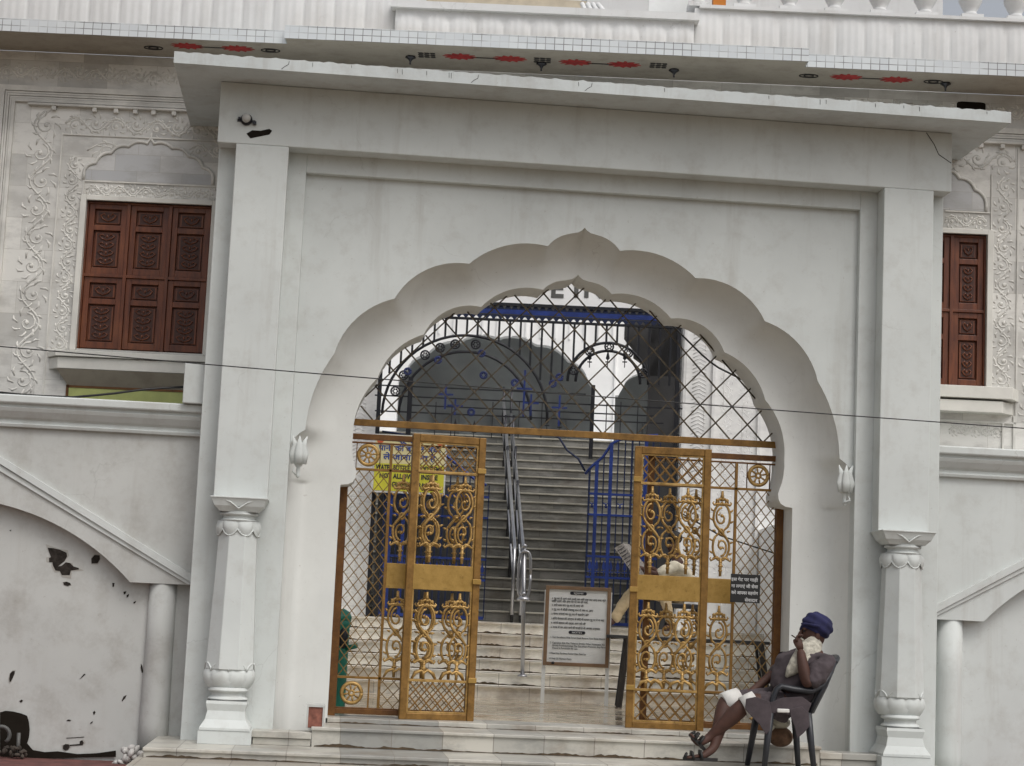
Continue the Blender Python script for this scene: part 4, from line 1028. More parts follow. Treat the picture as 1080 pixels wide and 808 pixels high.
# ------------------------------------------------------------------ iron grille and its leaves
GD = 23.75
DG = .27
ig = tthing('iron_grille', 'black and blue wrought iron grille with rosettes and spear points above the stairs', 'grille', .3, GD, LZ)
def U(u, v, dd=GD):    # measured point on the grille plane, temple frame
    dr = fw+RT*((u-540)/F_PX)-UP*((v-404)/F_PX); nb = Vector((sin(YAW),cos(YAW),0)); p = dr*(dd/dr.dot(nb)); return (p.dot(rt), dd, p.z+CAM.z)
XL, XR = -1.72, 2.16; 
bm = MB()
for x, w in ((-1.72,.05),(-1.33,.06),(1.02,.05),(XR-.06,.05)): bm.box(x,x+w,GD-.03,GD+.03,LZ if x not in (1.02,-1.33) else 3.4, 5.05+DG if x < -1.5 or x > 2 else 4.35)
tb(bm, 'post', black_iron, ig)
m = MB(); m.box(XL,XR,GD-.03,GD+.03,5.06+DG,5.10+DG); m.box(XL,XR,GD-.02,GD+.02,4.86+DG,4.89+DG); tb(m, 'top_rail', black_iron, ig)
m = MB(); m.box(XL+.05,XR-.05,GD-.015,GD+.015,4.955+DG,5.015+DG)
tb(m, 'blue_band', blue_iron, ig)
m = MB(); n = 42
for i in range(n):
    x = XL+.05+(XR-XL-.1)*(i+.5)/n; w = .05
    m.prism([(x-w,5.012+DG),(x+w,5.012+DG),(x,5.09+DG)], GD-.01, GD+.01); m.prism([(x-w,4.943+DG),(x+w,4.943+DG),(x,4.875+DG)], GD-.01, GD+.01)
tb(m, 'scallop_trim', navy_iron, ig)
# vertical bars of the head panel, stopping at the two arches
aL = (-.95, 3.72, .95); aR = (1.23, 3.85, .50)      # centre x, springing z, radius
CL, CR = U(490,440), U(641,404); ARCS = ((CL[0],CL[2],1.06,1.0),(CR[0],CR[2],.52,1.0))
def lowz(x):
    z = CR[2]
    for cx, cz, r, k_ in ARCS:
        if abs(x-cx) < r: z = max(z, cz+math.sqrt(r*r-(x-cx)**2))
    return z
m = MB()
n = 28
for i in range(1, n):
    x = XL+(XR-XL)*i/n; m.tube([(x,GD,lowz(x)),(x,GD,4.87+DG)], .019, 4, 1, False)
tb(m, 'bar', black_iron, ig)
m = MB()
for cx, cz, r, k_ in ARCS:
    for rr in (r, r*.80): m.tube([(cx+rr*cos(a), GD, cz+rr*k_*sin(a)) for a in [i*pi/28 for i in range(29)]], .019, 5)
tb(m, 'arch_band', black_iron, ig)
def rosette(x, z, mt, r=.055, y=GD):
    q = MB(); q.tube([(x+r*cos(i*pi/8), y-.02, z+r*sin(i*pi/8)) for i in range(17)], .012, 5)
    for i in range(6): a = i*pi/3; q.ball((x+.028*cos(a), y-.02, z+.028*sin(a)), (.014,.01,.014), 6, 4)
    tb(q, 'rosette', mt, ig)
for cx, cz, r, k_, angs in ((CL[0],CL[2],.95,1,(162,148,125,112,100,84)),(CR[0],CR[2],.47,1,(162,122,90,58,18))):
    for a in angs: rosette(cx+r*cos(math.radians(a)), cz+r*k_*sin(math.radians(a)), black_iron)
for u, v in ((497,435),(462,380),(508,373),(590,398),(583,405),(510,396),(543,404),(430,392)):
    p = U(u, v); rosette(p[0], p[2], blue_dull, .042)
m = MB()    # horizontal rails and hanging blue crosses below the arches
for v, ua, ub in ((411,395,618),(424,395,720),(433,430,690),(440,395,700)):
    a, b = U(ua, v-(560-ua)*.045*0), U(ub, v); z_ = U((ua+ub)/2, v)[2]; m.box(a[0],b[0],GD-.012,GD+.012,z_-.008,z_+.008)
for u in (460,477,520,548,572,640,655,673): a, b = U(u,424), U(u,462); m.box(a[0]-.006,a[0]+.006,GD-.01,GD+.01,b[2],a[2])
tb(m, 'rail', black_iron, ig)
m = MB()
for u, v, h in ((470,416,16),(553,410,30),(560,425,14),(480,428,10),(590,430,20)):
    a = U(u, v); m.box(a[0]-.012,a[0]+.012,GD-.016,GD+.016,a[2]-h*.012,a[2]+h*.008); m.box(a[0]-.10,a[0]+.10,GD-.014,GD+.014,a[2]-.012,a[2]+.010)
tb(m, 'blue_bracket', blue_iron, ig)
def spear(mb, x, z, y=GD, k_=1):
    mb.prism([(x-.026*k_,z),(x,z+.11*k_),(x+.026*k_,z),(x,z-.03*k_)], y-.008, y+.008); mb.tube([(x,y,z-.12*k_),(x,y,z)], .008, 4); mb.box(x-.03*k_,x+.03*k_,y-.008,y+.008,z-.055,z-.04)
m = MB()
for u, v in ((622,378),(641,378),(659,378),(480,450),(500,452),(590,447),(577,445)): p = U(u, v); spear(m, p[0], p[2])
tb(m, 'spear_point', black_iron, ig)
m = MB()   # curtain-shaped lower edge of the head panel
c1 = [U(u, v) for u, v in ((403,455),(425,458),(440,466),(452,480),(456,492))]; m.tube([(p[0],GD,p[2]) for p in c1], .014, 5)
c2b = [U(u, v) for u, v in ((560,452),(578,455),(590,462),(598,475),(610,484),(617,497))]; m.tube([(p[0],GD,p[2]) for p in c2b], .014, 5)
tb(m, 'lower_edge', navy_iron, ig)
def iron_leaf(label, ua, ub, prof, y):
    w = tthing('iron_gate_leaf', label, 'gate', U(ua,650)[0], y, LZ)
    xa, xb = U(ua,600,y)[0], U(ub,600,y)[0]; P = [U(u, v, y) for u, v in prof]
    def topz(x):
        for i in range(len(P)-1):
            if P[i][0] <= x <= P[i+1][0]: t = (x-P[i][0])/(P[i+1][0]-P[i][0]); return P[i][2]+(P[i+1][2]-P[i][2])*t
        return P[0][2] if x < P[0][0] else P[-1][2]
    b = MB(); n = max(4, round((xb-xa)/.085))
    for i in range(n+1):
        x = xa+(xb-xa)*i/n; r = .013 if i % 3 else .022; b.box(x-r*.6,x+r*.6,y-.01,y+.01,LZ+.04,topz(x))
    tb(b, 'bar', navy_iron, w)
    b = MB()
    for i in (1, 3, n-2): x = xa+(xb-xa)*i/n; b.box(x-.022,x+.022,y-.02,y+.014,LZ+.04,topz(x))
    for v in (522,544,588,610): z_ = U((ua+ub)/2, v, y)[2]; b.box(xa,xb,y-.018,y+.012,z_-.014,z_+.014)
    tb(b, 'blue_stile', blue_iron, w)
    b = MB()
    for i in range(0, n): 
        x = xa+(xb-xa)*(i+.5)/n; z_ = U((ua+ub)/2, 600, y)[2]; spear(b, x, z_, y-.01)
        if i % 2 == 0: z2 = U((ua+ub)/2, 534, y)[2]; b.tube([(x-.035,y,z2+.03),(x-.01,y,z2+.02),(x+.012,y,z2-.01),(x-.012,y,z2-.03)], .010, 4); b.tube([(x+.035,y,z2+.03),(x+.01,y,z2+.02),(x-.012,y,z2-.01),(x+.012,y,z2-.03)], .010, 4)
    tb(b, 'spear_row', blue_iron, w)
    b = MB(); b.tube([(p[0],y,p[2]) for p in P], .018, 6); b.box(xa,xb,y-.015,y+.015,LZ+.02,LZ+.06); tb(b, 'edge_rail', blue_iron, w)
iron_leaf('blue iron gate leaf standing right of the staircase handrail, beside the newspaper reader', 618, 692, [(617,500),(624,492),(636,482),(645,468),(660,461),(694,459)], GD-.06)
iron_leaf('blue iron gate leaf behind the yellow board, left of the staircase handrail', 402, 512, [(400,462),(430,462),(450,470),(470,480),(500,505),(513,512)], GD-.06)
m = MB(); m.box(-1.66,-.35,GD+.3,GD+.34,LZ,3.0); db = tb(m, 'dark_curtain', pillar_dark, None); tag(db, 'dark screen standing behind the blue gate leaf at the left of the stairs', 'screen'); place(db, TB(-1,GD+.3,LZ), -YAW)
# yellow warning board
yb = tthing('warning_board', 'yellow and cream warning board in Hindi and English hung on the inner gate', 'sign', -1.2, GD-.12, 2.9)
a, b = U(391,519,GD-.12), U(472,461,GD-.12); ax, bx_, az, bz = a[0], b[0], a[2], b[2]; Y0 = GD-.14
m = MB(); m.box(ax,bx_,Y0,Y0+.02,az,bz); tb(m, 'backing', letter_w, yb)
mid = az+(bz-az)*.50
m = MB(); m.box(ax+.03,bx_-.02,Y0-.004,Y0,mid,bz-.01); tb(m, 'upper_field', cream_board, yb)
m = MB(); m.box(ax+.03,bx_-.02,Y0-.004,Y0,az+.025,mid); tb(m, 'lower_field', yellow_m, yb)
W_ = bx_-ax-.10; cxx = (ax+bx_)/2
for t, fz, wd in (('सूचना',.865,.40),('पानी की बोतल अंदर',.72,.95),('ले जाना मना है',.57,.80)): text_mesh(t, .10, letter_blue, yb, TF @ T(cxx,Y0-.006,az+(bz-az)*fz), align='CENTER', width=W_*wd, bold=.002)
for t, fz, wd in (('WATER BOTTLE & FOOD ITEMS',.395,1.0),('NOT ALLOWED INSIDE',.25,.88),('GURUDWARA',.11,.5)): text_mesh(t, .085, letter_b, yb, TF @ T(cxx,Y0-.006,az+(bz-az)*fz), align='CENTER', width=W_*wd, bold=.003)
for xx in (ax+.09, bx_-.09):
    m = MB(); m.prism([(xx+.045*cos(i*pi/8), bz-.075+.045*sin(i*pi/8)) for i in range(16)], Y0-.006, Y0-.003); tb(m, 'red_emblem', M_plain('red_print', (.55,.10,.03), .6, bump=0), yb)
# ------------------------------------------------------------------ notice board on legs
ND = 20.9
nb_ = tthing('notice_board', 'framed white notice board on thin white legs between the two gates', 'notice board', .75, ND, .41)
def V(u, v, dd=ND): return U(u, v, dd)
tl, tr_, bl_, brr = V(575.5,617), V(644.5,620.5), V(573,701), V(642,705)
x0, x1, z0, z1 = (tl[0]+bl_[0])/2, (tr_[0]+brr[0])/2, (bl_[2]+brr[2])/2, (tl[2]+tr_[2])/2
m = MB(); m.box(x0+.03,x1-.03,ND,ND+.015,z0+.03,z1-.03); tb(m, 'sheet', white_board, nb_)
m = MB(); m.box(x0,x0+.04,ND-.02,ND+.03,z0,z1); m.box(x1-.04,x1,ND-.02,ND+.03,z0,z1); m.box(x0+.04,x1-.04,ND-.02,ND+.03,z1-.04,z1); m.box(x0+.04,x1-.04,ND-.02,ND+.03,z0,z0+.04); tb(m, 'frame', board_frame, nb_, .004)
for xx in (x0-.005, x1-.025): m = MB(); m.box(xx-.006,xx+.036,ND+.005,ND+.035,.408,z1-.05); tb(m, 'leg', white_board, nb_, .003)
H_, W2 = z1-z0-.08, x1-x0-.12; lx = x0+.07
def nline(t, f, w, size=.03, bold=.0, mt=letter_b): text_mesh(t, size, mt, nb_, TF @ T(lx,ND-.003,z0+.04+H_*f-.012), width=W2*w, bold=bold)
def badge(f, t):
    q = MB(); cx, cz = (x0+x1)/2, z0+.04+H_*f; w, h = .075, .018
    pts = [(cx+w*(1 if cos(a) > 0 else -1)+h*cos(a), cz+h*sin(a)) for a in [i*pi/10+.01 for i in range(20)]]; q.prism(pts, ND-.004, ND); tb(q, 'badge', letter_b, nb_)
    text_mesh(t, .03, white_board, nb_, TF @ T(cx,ND-.006,cz-.010), align='CENTER', width=.11)
badge(.955, 'सूचना'); badge(.415, 'NOTES')
for f, t, w in ((.875,'१ गुरु घर में आने वाले सभी जन सिर ढक कर आएं तथा जूते',.98),(.838,'बाहर उतारें और हाथ पैर धो कर ही जाएं',.66),(.785,'२ सिर ढक कर गुरु घर में आएं जी',.58),(.725,'३ गुरु घर में बीड़ी तंबाकू पान ले कर ना आएं',.76),(.665,'४ साफ सफाई का गुरु घर में सहयोग करें',.68),(.60,'५ बिना सेवादार की आज्ञा के कोई भी सामान गुरु घर में ना लाएं',.97),(.54,'६ अपने सामान की रक्षा आप करें जी',.63),(.48,'७ शराब पी कर अंदर आने की मनाही है जी आपका धन्यवाद',.90)): nline(t, f, w, bold=.0)
for f, t, w in ((.345,'1. Visit Gurudwara With Cover Head, Remove Your Shoes Outside',1.0),(.268,'2. Cigarettes, Bidi, Pan, Tobacco, Drinks, Other Intoxicants Are',1.0),(.232,'    Strictly Prohibited Inside The Gurudwara Premises, Any Person',.99),(.196,'    Found Is Punishable By Law',.46),(.125,'3. Please Keep Gurudwara Premises Clean, Thank You',.66),(.052,'4. Help Us Maintain Peace',.40)): nline(t, f, w, .028)
m = MB(); m.ball((x0+.11,ND-.03,z0+.03), (.02,.015,.015), 8, 5); tb(m, 'clip', black_iron, nb_)
# ------------------------------------------------------------------ handrails
hr = tthing('stair_handrail', 'tall polished steel double handrail climbing the middle of the grey staircase', 'handrail', .05, 24.3, LZ)
m = MB()
for xx, xt, zt in ((.13,-.13,.0),(.24,.0,-.22)):
    m.tube([(xx,24.15,LZ+.10),(xx,24.15,LZ+.92),(xx,24.3,LZ+1.0),(xt,30.6,LZ+3.66+zt)], .024, 10)
    m.tube([(xx,24.3,LZ+.55),(xt,30.6,LZ+3.25)], .013, 8)
tb(m, 'rail', steel, hr)
m = MB()
for i in range(6):
    dd = 24.25+i*1.25; zz = LZ+max(0,(dd-24.3))*.484
    for xx in (.13-.041*(dd-24.3),.24-.038*(dd-24.3)): m.tube([(xx,dd,zz-.05),(xx,dd,zz+.85)], .020, 8)
tb(m, 'post', dark_pipe, hr)
h2 = tthing('lower_handrail', 'short steel handrail with a looped end on the pale steps beside the notice board', 'handrail', .1, 22, .6)
m = MB(); a = U(551,713,22.0); t_ = U(554,577,22.0)
m.tube([(a[0],22.0,a[2]),(t_[0]-.01,22.0,t_[2])], .024, 10); m.ball((t_[0]-.01,22.0,t_[2]+.01), (.035,.035,.03), 10, 6); m.lathe([(.06,0),(.055,.02),(.03,.03)], (a[0],22.0,a[2]-.01), 16)
q = U(552,632,22.0); m.lathe([(.075,0),(.08,.02),(.06,.045),(.03,.055)], (q[0],21.97,q[2]-.02), 16); m.ball((q[0],21.95,q[2]+.06), .03, 10, 6)
tb(m, 'post', steel, h2)
m = MB(); c = U(553,606,22.0); pts = [(c[0]+.085*cos(a_)*1.0, 21.98+.0, c[2]+.27*sin(a_)) for a_ in [i*pi/16 for i in range(33)]]
def sgnp(v, p): return math.copysign(abs(v)**p, v)
pts = [(c[0]+.072*sgnp(cos(i*pi/20), .6), 21.98, c[2]+.27*sgnp(sin(i*pi/20), .6)) for i in range(41)]
m.tube(pts, .017, 8); tb(m, 'loop', steel, h2)
# ------------------------------------------------------------------ dark folding table
TD = 20.7
tbl = tthing('folding_table', 'long dark folding table with splayed legs in front of the pale steps', 'table', 2.0, TD, .41)
m = MB(); a, b = U(640,676,TD), U(812,684,TD); zt = U(700,672,TD)[2]; m.box(a[0],b[0],TD,TD+.5,zt-.035,zt); tb(m, 'table_top', pillar_dark, tbl, .004)
for ua, ub in ((662,653),(803,812)):
    for dd in (0.03,.45):
        m = MB(); p = U(ua,680,TD); q = U(ub,738,TD); m.tube([(p[0],TD+dd,zt-.03),(q[0],TD+dd,.408)], .034 if dd < .1 else .02, 6, 1, False); tb(m, 'leg', M_plain('table_leg_wood', (.035,.03,.026), .6) if dd < .1 else black_iron, tbl)
m = MB(); p = U(664,712,TD); q = U(684,688,TD); m.tube([(p[0],TD+.06,p[2]),(q[0],TD+.06,q[2])], .008, 5); p = U(803,712,TD); q = U(783,690,TD); m.tube([(p[0],TD+.06,p[2]),(q[0],TD+.06,q[2])], .008, 5); tb(m, 'brace', black_iron, tbl)
# green bin by the left jamb
gb = thing('green_bin', 'tall green plastic bin with a black mouth behind the left gate post', 'bin', tuple(at(358,742,1.9)))
m = MB(); c = at(354,745,1.9); m.lathe([(.08,0),(.085,.05),(.09,.75),(.10,.78),(.10,.82)], (c.x,1.9,.41), 20); m.build('body', teal, gb)
m = MB(); m.lathe([(.10,0),(.105,.03),(.085,.08),(.03,.11)], (c.x,1.9,1.23), 20); m.tube([(c.x+.07,1.84,.98),(c.x+.14,1.83,1.0),(c.x+.17,1.83,1.01)], .025, 8); m.build('lid', teal, gb)
m = MB(); m.ball((c.x+.03,1.825,1.07), (.05,.03,.10), 14, 8); m.build('mouth', black_iron, gb)
# ================================================================== CHAIR AND SEATED MAN
ch = thing('plastic_chair', 'dark grey plastic armchair under the seated man in the navy turban', 'chair', tuple(at(826,800,-.55)))
YN, YF = -.80, -.34      # near and far side
def A(u, v, y): return tuple(at(u, v, y))
s = MB()
seat = [A(812,744,YN), A(852,752,YN), A(846,750,YF), A(798,742,YF)]
sv = []; 
for p in seat: sv.append((p[0],p[1],p[2]))
s.add(sv+[(p[0],p[1],p[2]-.035) for p in sv], [(0,1,2,3),(7,6,5,4),(0,4,5,1),(1,5,6,2),(2,6,7,3),(3,7,4,0)]); s.build('seat', plastic, ch, .008)
b = MB()
bt = [(.0,YN),(.25,YN-.0),(1,YF)]
lo_n, hi_n = at(854,752,YN), at(880,699,YN); lo_f, hi_f = at(846,750,YF), at(872,695,YF)
for k_ in range(7):
    t = k_/6; a = lo_n.lerp(lo_f, t); c = hi_n.lerp(hi_f, t); bow = .05*sin(pi*t); a.x += bow; c.x += bow; c.z += .03*sin(pi*t)
    b.tube([tuple(a), tuple(a.lerp(c, .5)+Vector((.012,0,0))), tuple(c)], .016 if 0 < k_ < 6 else .022, 6, 1.5)
rim = [hi_n.lerp(hi_f, k_/10)+Vector((.05*sin(pi*k_/10),0,.03*sin(pi*k_/10))) for k_ in range(11)]; b.tube([tuple(p) for p in rim], .024, 8)
b.build('backrest', plastic, ch)
for y, off in ((YN,0),(YF,-7)):
    r = MB(); r.tube([A(813+off,752,y),A(815+off,738,y),A(819+off,727,y),A(824+off,724,y),A(838+off,727,y),A(856+off,729,y),A(868+off,723,y),A(877+off,708,y)], [.024,.024,.024,.026,.028,.028,.024,.02], 8, 1.6); r.build('armrest', plastic, ch)
FL = .206
def leg(u0, v0, u1, y, out=0):
    p = at(u0, v0, y); q = at(u1, 805, y); r = MB(); r.tube([tuple(p), (p.x*.5+q.x*.5, y+out*.5, (p.z+FL)/2), (q.x, y+out, FL)], [.034,.028,.022], 6, 1.3); r.build('leg', plastic, ch)
leg(813,748,805,YN,-.03); leg(852,752,858,YN,-.03); leg(800,744,789,YF,.03); leg(838,750,843,YF,.03)
# ---- man
man = thing('person', 'bearded man in mauve tunic and navy turban slumped in a plastic chair outside the gate', 'person', tuple(at(838,800,-.57)))
def skinobj(name, joints, edges, mat, parent, root=0, lvl=2, fold=None):
    me = bpy.data.meshes.new(name); me.from_pydata([j[0] for j in joints], edges, []); me.materials.append(mat)
    o = bpy.data.objects.new(name, me); COL.objects.link(o); o.parent = parent; me.transform(inv_of(parent))
    sk = o.modifiers.new('skin', 'SKIN'); sk.use_smooth_shade = True
    sv = me.skin_vertices[0].data
    for i, j in enumerate(joints):
        r = j[1]; sv[i].radius = r if isinstance(r, tuple) else (r, r); sv[i].use_root = (i == root)
    su = o.modifiers.new('sub', 'SUBSURF'); su.levels = lvl; su.render_levels = lvl
    if fold:
        tx = bpy.data.textures.new('folds', 'CLOUDS'); tx.noise_scale = fold[0]; tx.noise_depth = 2
        dm = o.modifiers.new('folds', 'DISPLACE'); dm.texture = tx; dm.strength = fold[1]; dm.mid_level = .5; dm.texture_coords = 'LOCAL'
    return o
YC = -.57
J = [(A(843,743,YC),(.125,.15)),   #0 pelvis
     (A(838,726,YC),(.125,.15)),   #1 belly
     (A(846,706,YC),(.115,.165)),  #2 chest
     (A(855,692,YC),(.075,.12)),   #3 upper chest
     (A(859,684,YC),.052),         #4 neck
     (A(859,672,YC),(.075,.07)),   #5 head low
     (A(861,662,YC),(.08,.072)),   #6 head
     (A(868,699,-.76),.062),       #7 near shoulder
     (A(851,723,-.84),.054),       #8 near elbow
     (A(847,703,-.82),.050),       #9
     (A(844,684,-.78),.032),       #10 wrist
     (A(840,696,-.37),.060),       #11 far shoulder
     (A(814,712,-.36),.043),       #12 far elbow
     (A(802,722,-.42),.038),
     (A(791,730,-.50),.027),       #14 wrist
     (A(832,744,-.68),.095),       #15 near hip
     (A(789,740,-.72),.074),       #16 near knee
     (A(772,756,-.70),.074),
     (A(748,778,-.66),.038),       #18 ankle
     (A(830,742,-.46),.095),       #19 far hip
     (A(766,737,-.48),.072),       #20 far knee
     (A(762,756,-.58),.073),
     (A(753,789,-.70),.038),       #22 far ankle
     (A(737,785,-.70),.030),       #23 near foot mid
     (A(729,777,-.70),.020),       #24 near toe
     (A(741,798,-.76),.030),       #25 far foot mid
     (A(727,800,-.78),.018)]       #26
E_ = [(0,1),(1,2),(2,3),(3,4),(4,5),(5,6),(3,7),(7,8),(8,9),(9,10),(3,11),(11,12),(12,13),(13,14),(0,15),(15,16),(16,17),(17,18),(18,23),(23,24),(0,19),(19,20),(20,21),(21,22),(22,25),(25,26)]
skinobj('body', J, E_, skin_m, man)
# clothing shells
K = [(A(844,747,YC),(.185,.25)),(A(835,729,YC),(.20,.24)),(A(843,709,YC),(.180,.235)),(A(856,694,YC),(.105,.165)),(A(859,688,YC),.070),
     (A(870,700,-.77),.100),(A(862,712,-.81),.095),(A(853,724,-.83),.078),(A(840,697,-.36),.090),(A(826,706,-.35),.085),(A(811,714,-.36),.066),
     (A(826,745,-.68),.135),(A(808,743,-.70),.118),(A(795,741,-.72),.092),(A(826,742,-.46),.13),(A(795,739,-.47),.108),(A(769,738,-.48),.088)]
skinobj('tunic', K, [(0,1),(1,2),(2,3),(3,4),(3,5),(5,6),(6,7),(3,8),(8,9),(9,10),(0,11),(11,12),(12,13),(0,14),(14,15),(15,16)], kurta_m, man, lvl=4, fold=(.09,.040))
m = MB()    # hanging tunic flaps, with thickness
def flap(P, th=.012):
    n = len(P); F_ = [Vector(A(*p)) for p in P]; c = sum(F_, Vector())/n
    m.add([tuple(p) for p in F_]+[(p.x,p.y+th,p.z) for p in F_], [tuple(range(n)), tuple(range(2*n-1,n-1,-1))]+[(i,i+n,(i+1)%n+n,(i+1)%n) for i in range(n)])
flap([(787,737,-.87),(797,735,-.87),(812,740,-.87),(814,752,-.87),(812,770,-.87),(808,775,-.87),(801,764,-.87),(794,757,-.87),(786,748,-.87)])
flap([(833,748,-.86),(846,745,-.86),(853,752,-.86),(854,766,-.86),(848,773,-.86),(841,779,-.86),(838,766,-.86),(834,756,-.86)])
flap([(812,741,-.835),(826,736,-.845),(846,735,-.85),(856,742,-.85),(852,753,-.85),(838,755,-.85),(824,753,-.845),(813,752,-.84)], .03)
m.build('tunic_hem', kurta_m, man, .004)
m = MB(); a, b = Vector(A(797,741,-.72)), Vector(A(784,747,-.72)); 
def cuff(p, q, r0, r1): m.tube([A(*p), tuple((Vector(A(*p))+Vector(A(*q)))/2), A(*q)], [r0, (r0+r1)/2+.004, r1], 18)
cuff((798,740,-.72),(784,747,-.715),.092,.090); cuff((780,737,-.48),(763,743,-.50),.092,.094); m.build('shorts', shorts_m, man)
# head details
hc = Vector(A(858,671,YC)); fx = Vector((-1,0,-.08)).normalized()
m = MB()
m.ball(hc+Vector((0,0,.012)), (.098,.078,.115), 18, 14)                       # face and skull under the cloth
m.tube([tuple(hc+Vector((-.092,0,.045))), tuple(hc+Vector((-.112,0,.022))), tuple(hc+Vector((-.122,0,-.002))), tuple(hc+Vector((-.095,0,-.012)))], [.012,.014,.019,.010], 8)
m.ball(hc+Vector((.012,-.080,.0)), (.022,.012,.032), 10, 8)                   # ear
for sy in (-1, 1): m.tube([tuple(hc+Vector((-.088,sy*.012,.058))), tuple(hc+Vector((-.086,sy*.055,.055)))], .011, 6)
m.build('face', skin_m, man)
m = MB()
for sy in (-1, 1): m.ball(hc+Vector((-.086,sy*.032,.038)), (.010,.015,.009), 10, 6)
m.build('eye', black_iron, man)
m = MB()     # turban with wound folds
tc = hc+Vector((.028,0,.078)); R_ = Matrix.Rotation(math.radians(28),3,'Y')
def tur(i, j):
    a = 2*pi*i/48; t = j/20; th = -.25*pi+t*.75*pi
    r = cos(th)**.75 if cos(th) > 0 else 0
    fold = 1+.045*sin(th*9+1.3*sin(a)+a)+.02*sin(a*3+th*4)
    p = Vector((.128*r*cos(a)*fold, .112*r*sin(a)*fold, .098*sin(th)*fold+.01)); return tc+R_ @ p
m.grid(tur, 48, 20, flip=False)
m.build('turban', turban_m, man)
m = MB(); q = tc+Vector((-.02,-.09,-.03))
m.tube([tuple(tc+R_ @ Vector((.10*cos(a),.118*sin(a),-.05+.03*sin(a*2)))) for a in [pi*.6+i*.22 for i in range(8)]], [.02]*8, 6); m.tube([tuple(tc+R_ @ Vector((.115*cos(a),.125*sin(a),.0+.04*cos(a)))) for a in [pi*.9+i*.2 for i in range(10)]], [.012]*10, 6); m.build('turban_fold', turban_m, man)
m = MB()     # long white beard
bpth = [A(861,676,-.62),A(857,683,-.68),A(849,691,-.73),A(841,700,-.745),A(834,708,-.74),A(829,714,-.73)]
m.tube(bpth, [.060,.088,.088,.070,.045,.010], 18, .55)
for k_ in range(26):
    t = random.random(); o_ = Vector((random.uniform(-.045,.045), random.uniform(-.05,.03), 0)); a = Vector(A(859,682,-.70)).lerp(Vector(A(846,696,-.76)), t)+o_*.8
    b = a+Vector((random.uniform(-.12,-.06), random.uniform(-.02,.01), random.uniform(-.15,-.09)))*(1-t*.4); m.tube([tuple(a), tuple((a+b)/2+Vector((0,-.012,0))), tuple(b)], [.012,.009,.003], 5)
m.tube([tuple(hc+Vector((-.098,-.05,-.04))), tuple(hc+Vector((-.108,0,-.024))), tuple(hc+Vector((-.098,.05,-.04)))], [.010,.016,.010], 6)
m.tube([tuple(hc+Vector((-.01,-.078,-.02))), tuple(hc+Vector((-.03,-.082,-.06))), tuple(hc+Vector((-.04,-.08,-.10)))], [.012,.026,.035], 8)
m.build('beard', beard_m, man)
def hand(w, d, palm_n, curl, name, closed=True):
    """palm, four fingers of unequal length and a thumb; w wrist, d direction, curl rotates the fingers"""
    m = MB(); w = Vector(w); d = Vector(d).normalized(); n = Vector(palm_n).normalized(); sd = d.cross(n).normalized()
    m.tube([tuple(w-d*.01), tuple(w+d*.03), tuple(w+d*.065), tuple(w+d*.085)], [.024,.034,.037,.030], 10, .55)
    for k_, (o_, L) in enumerate(((-.030,.060),(-.010,.072),(.011,.067),(.030,.052))):
        p = w+d*.078+sd*o_; pts = [p-d*.02, p]; dd = d.copy(); 
        for q in range(3): dd = (Matrix.Rotation(curl[k_] if isinstance(curl, (list,tuple)) else curl, 3, sd) @ dd).normalized(); p = p+dd*(L*(.45,.32,.23)[q]); pts.append(p)
        m.tube([tuple(x) for x in pts], [.0105,.0105,.0095,.0085,.006], 7)
    p = w+d*.02+sd*-.030; t1 = (d*.6-sd*.7+n*.3).normalized(); t2 = (d*.9-sd*.1+n*.5).normalized()
    m.tube([tuple(w+d*.01-sd*.012), tuple(p), tuple(p+t1*.035), tuple(p+t1*.035+t2*.032)], [.013,.013,.011,.008], 7)
    m.build(name, skin_m, man)
hand(A(844,684,-.78), (-.28,.35,.90), (-.8,.3,-.3), -.75, 'hand')
hand(A(791,730,-.50), (-.80,-.10,-.62), (0,-.2,-1), .28, 'hand')
m = MB(); m.tube([A(841,674,-.76),A(835,670,-.78)], .005, 6); m.build('bidi', M_plain('tobacco_leaf', (.05,.035,.02), .8), man)
def sandal(heel, toe, name):
    m = MB(); h, t = Vector(heel), Vector(toe); d = (t-h); L = d.length; d.normalize(); sd = Vector((0,1,0)); nn = sd.cross(d); 
    if nn.z < 0: nn = -nn
    pts = []
    for k_ in range(20):
        a = 2*pi*k_/20; pts.append((L*.5*(1+cos(a)), .046*sin(a)*(1+.15*cos(a))))
    vs = [h+d*x+sd*y-nn*.012 for x, y in pts]+[h+d*x+sd*y+nn*.012 for x, y in pts]; n = 20
    m.add(vs, [tuple(range(n))[::-1], tuple(range(n,2*n))]+[(i,(i+1)%n,(i+1)%n+n,i+n) for i in range(n)])
    for f, w_, hh in ((.48,.048,.055),(.72,.046,.045)): m.tube([tuple(h+d*L*f+sd*(-w_)), tuple(h+d*L*(f+.03)+sd*(-w_*.6)+nn*hh), tuple(h+d*L*(f+.03)+sd*(w_*.6)+nn*hh), tuple(h+d*L*f+sd*w_)], .013, 6, 2)
    m.tube([tuple(h+d*L*.93-sd*.02+nn*.01), tuple(h+d*L*.9+nn*.04), tuple(h+d*L*.93+sd*.02+nn*.01)], .012, 6); m.build(name, sandal_m, man)
sandal(A(757,801.5,-.76), A(720,800,-.80), 'sandal'); sandal(A(745,793,-.70), A(727,774,-.70), 'sandal')
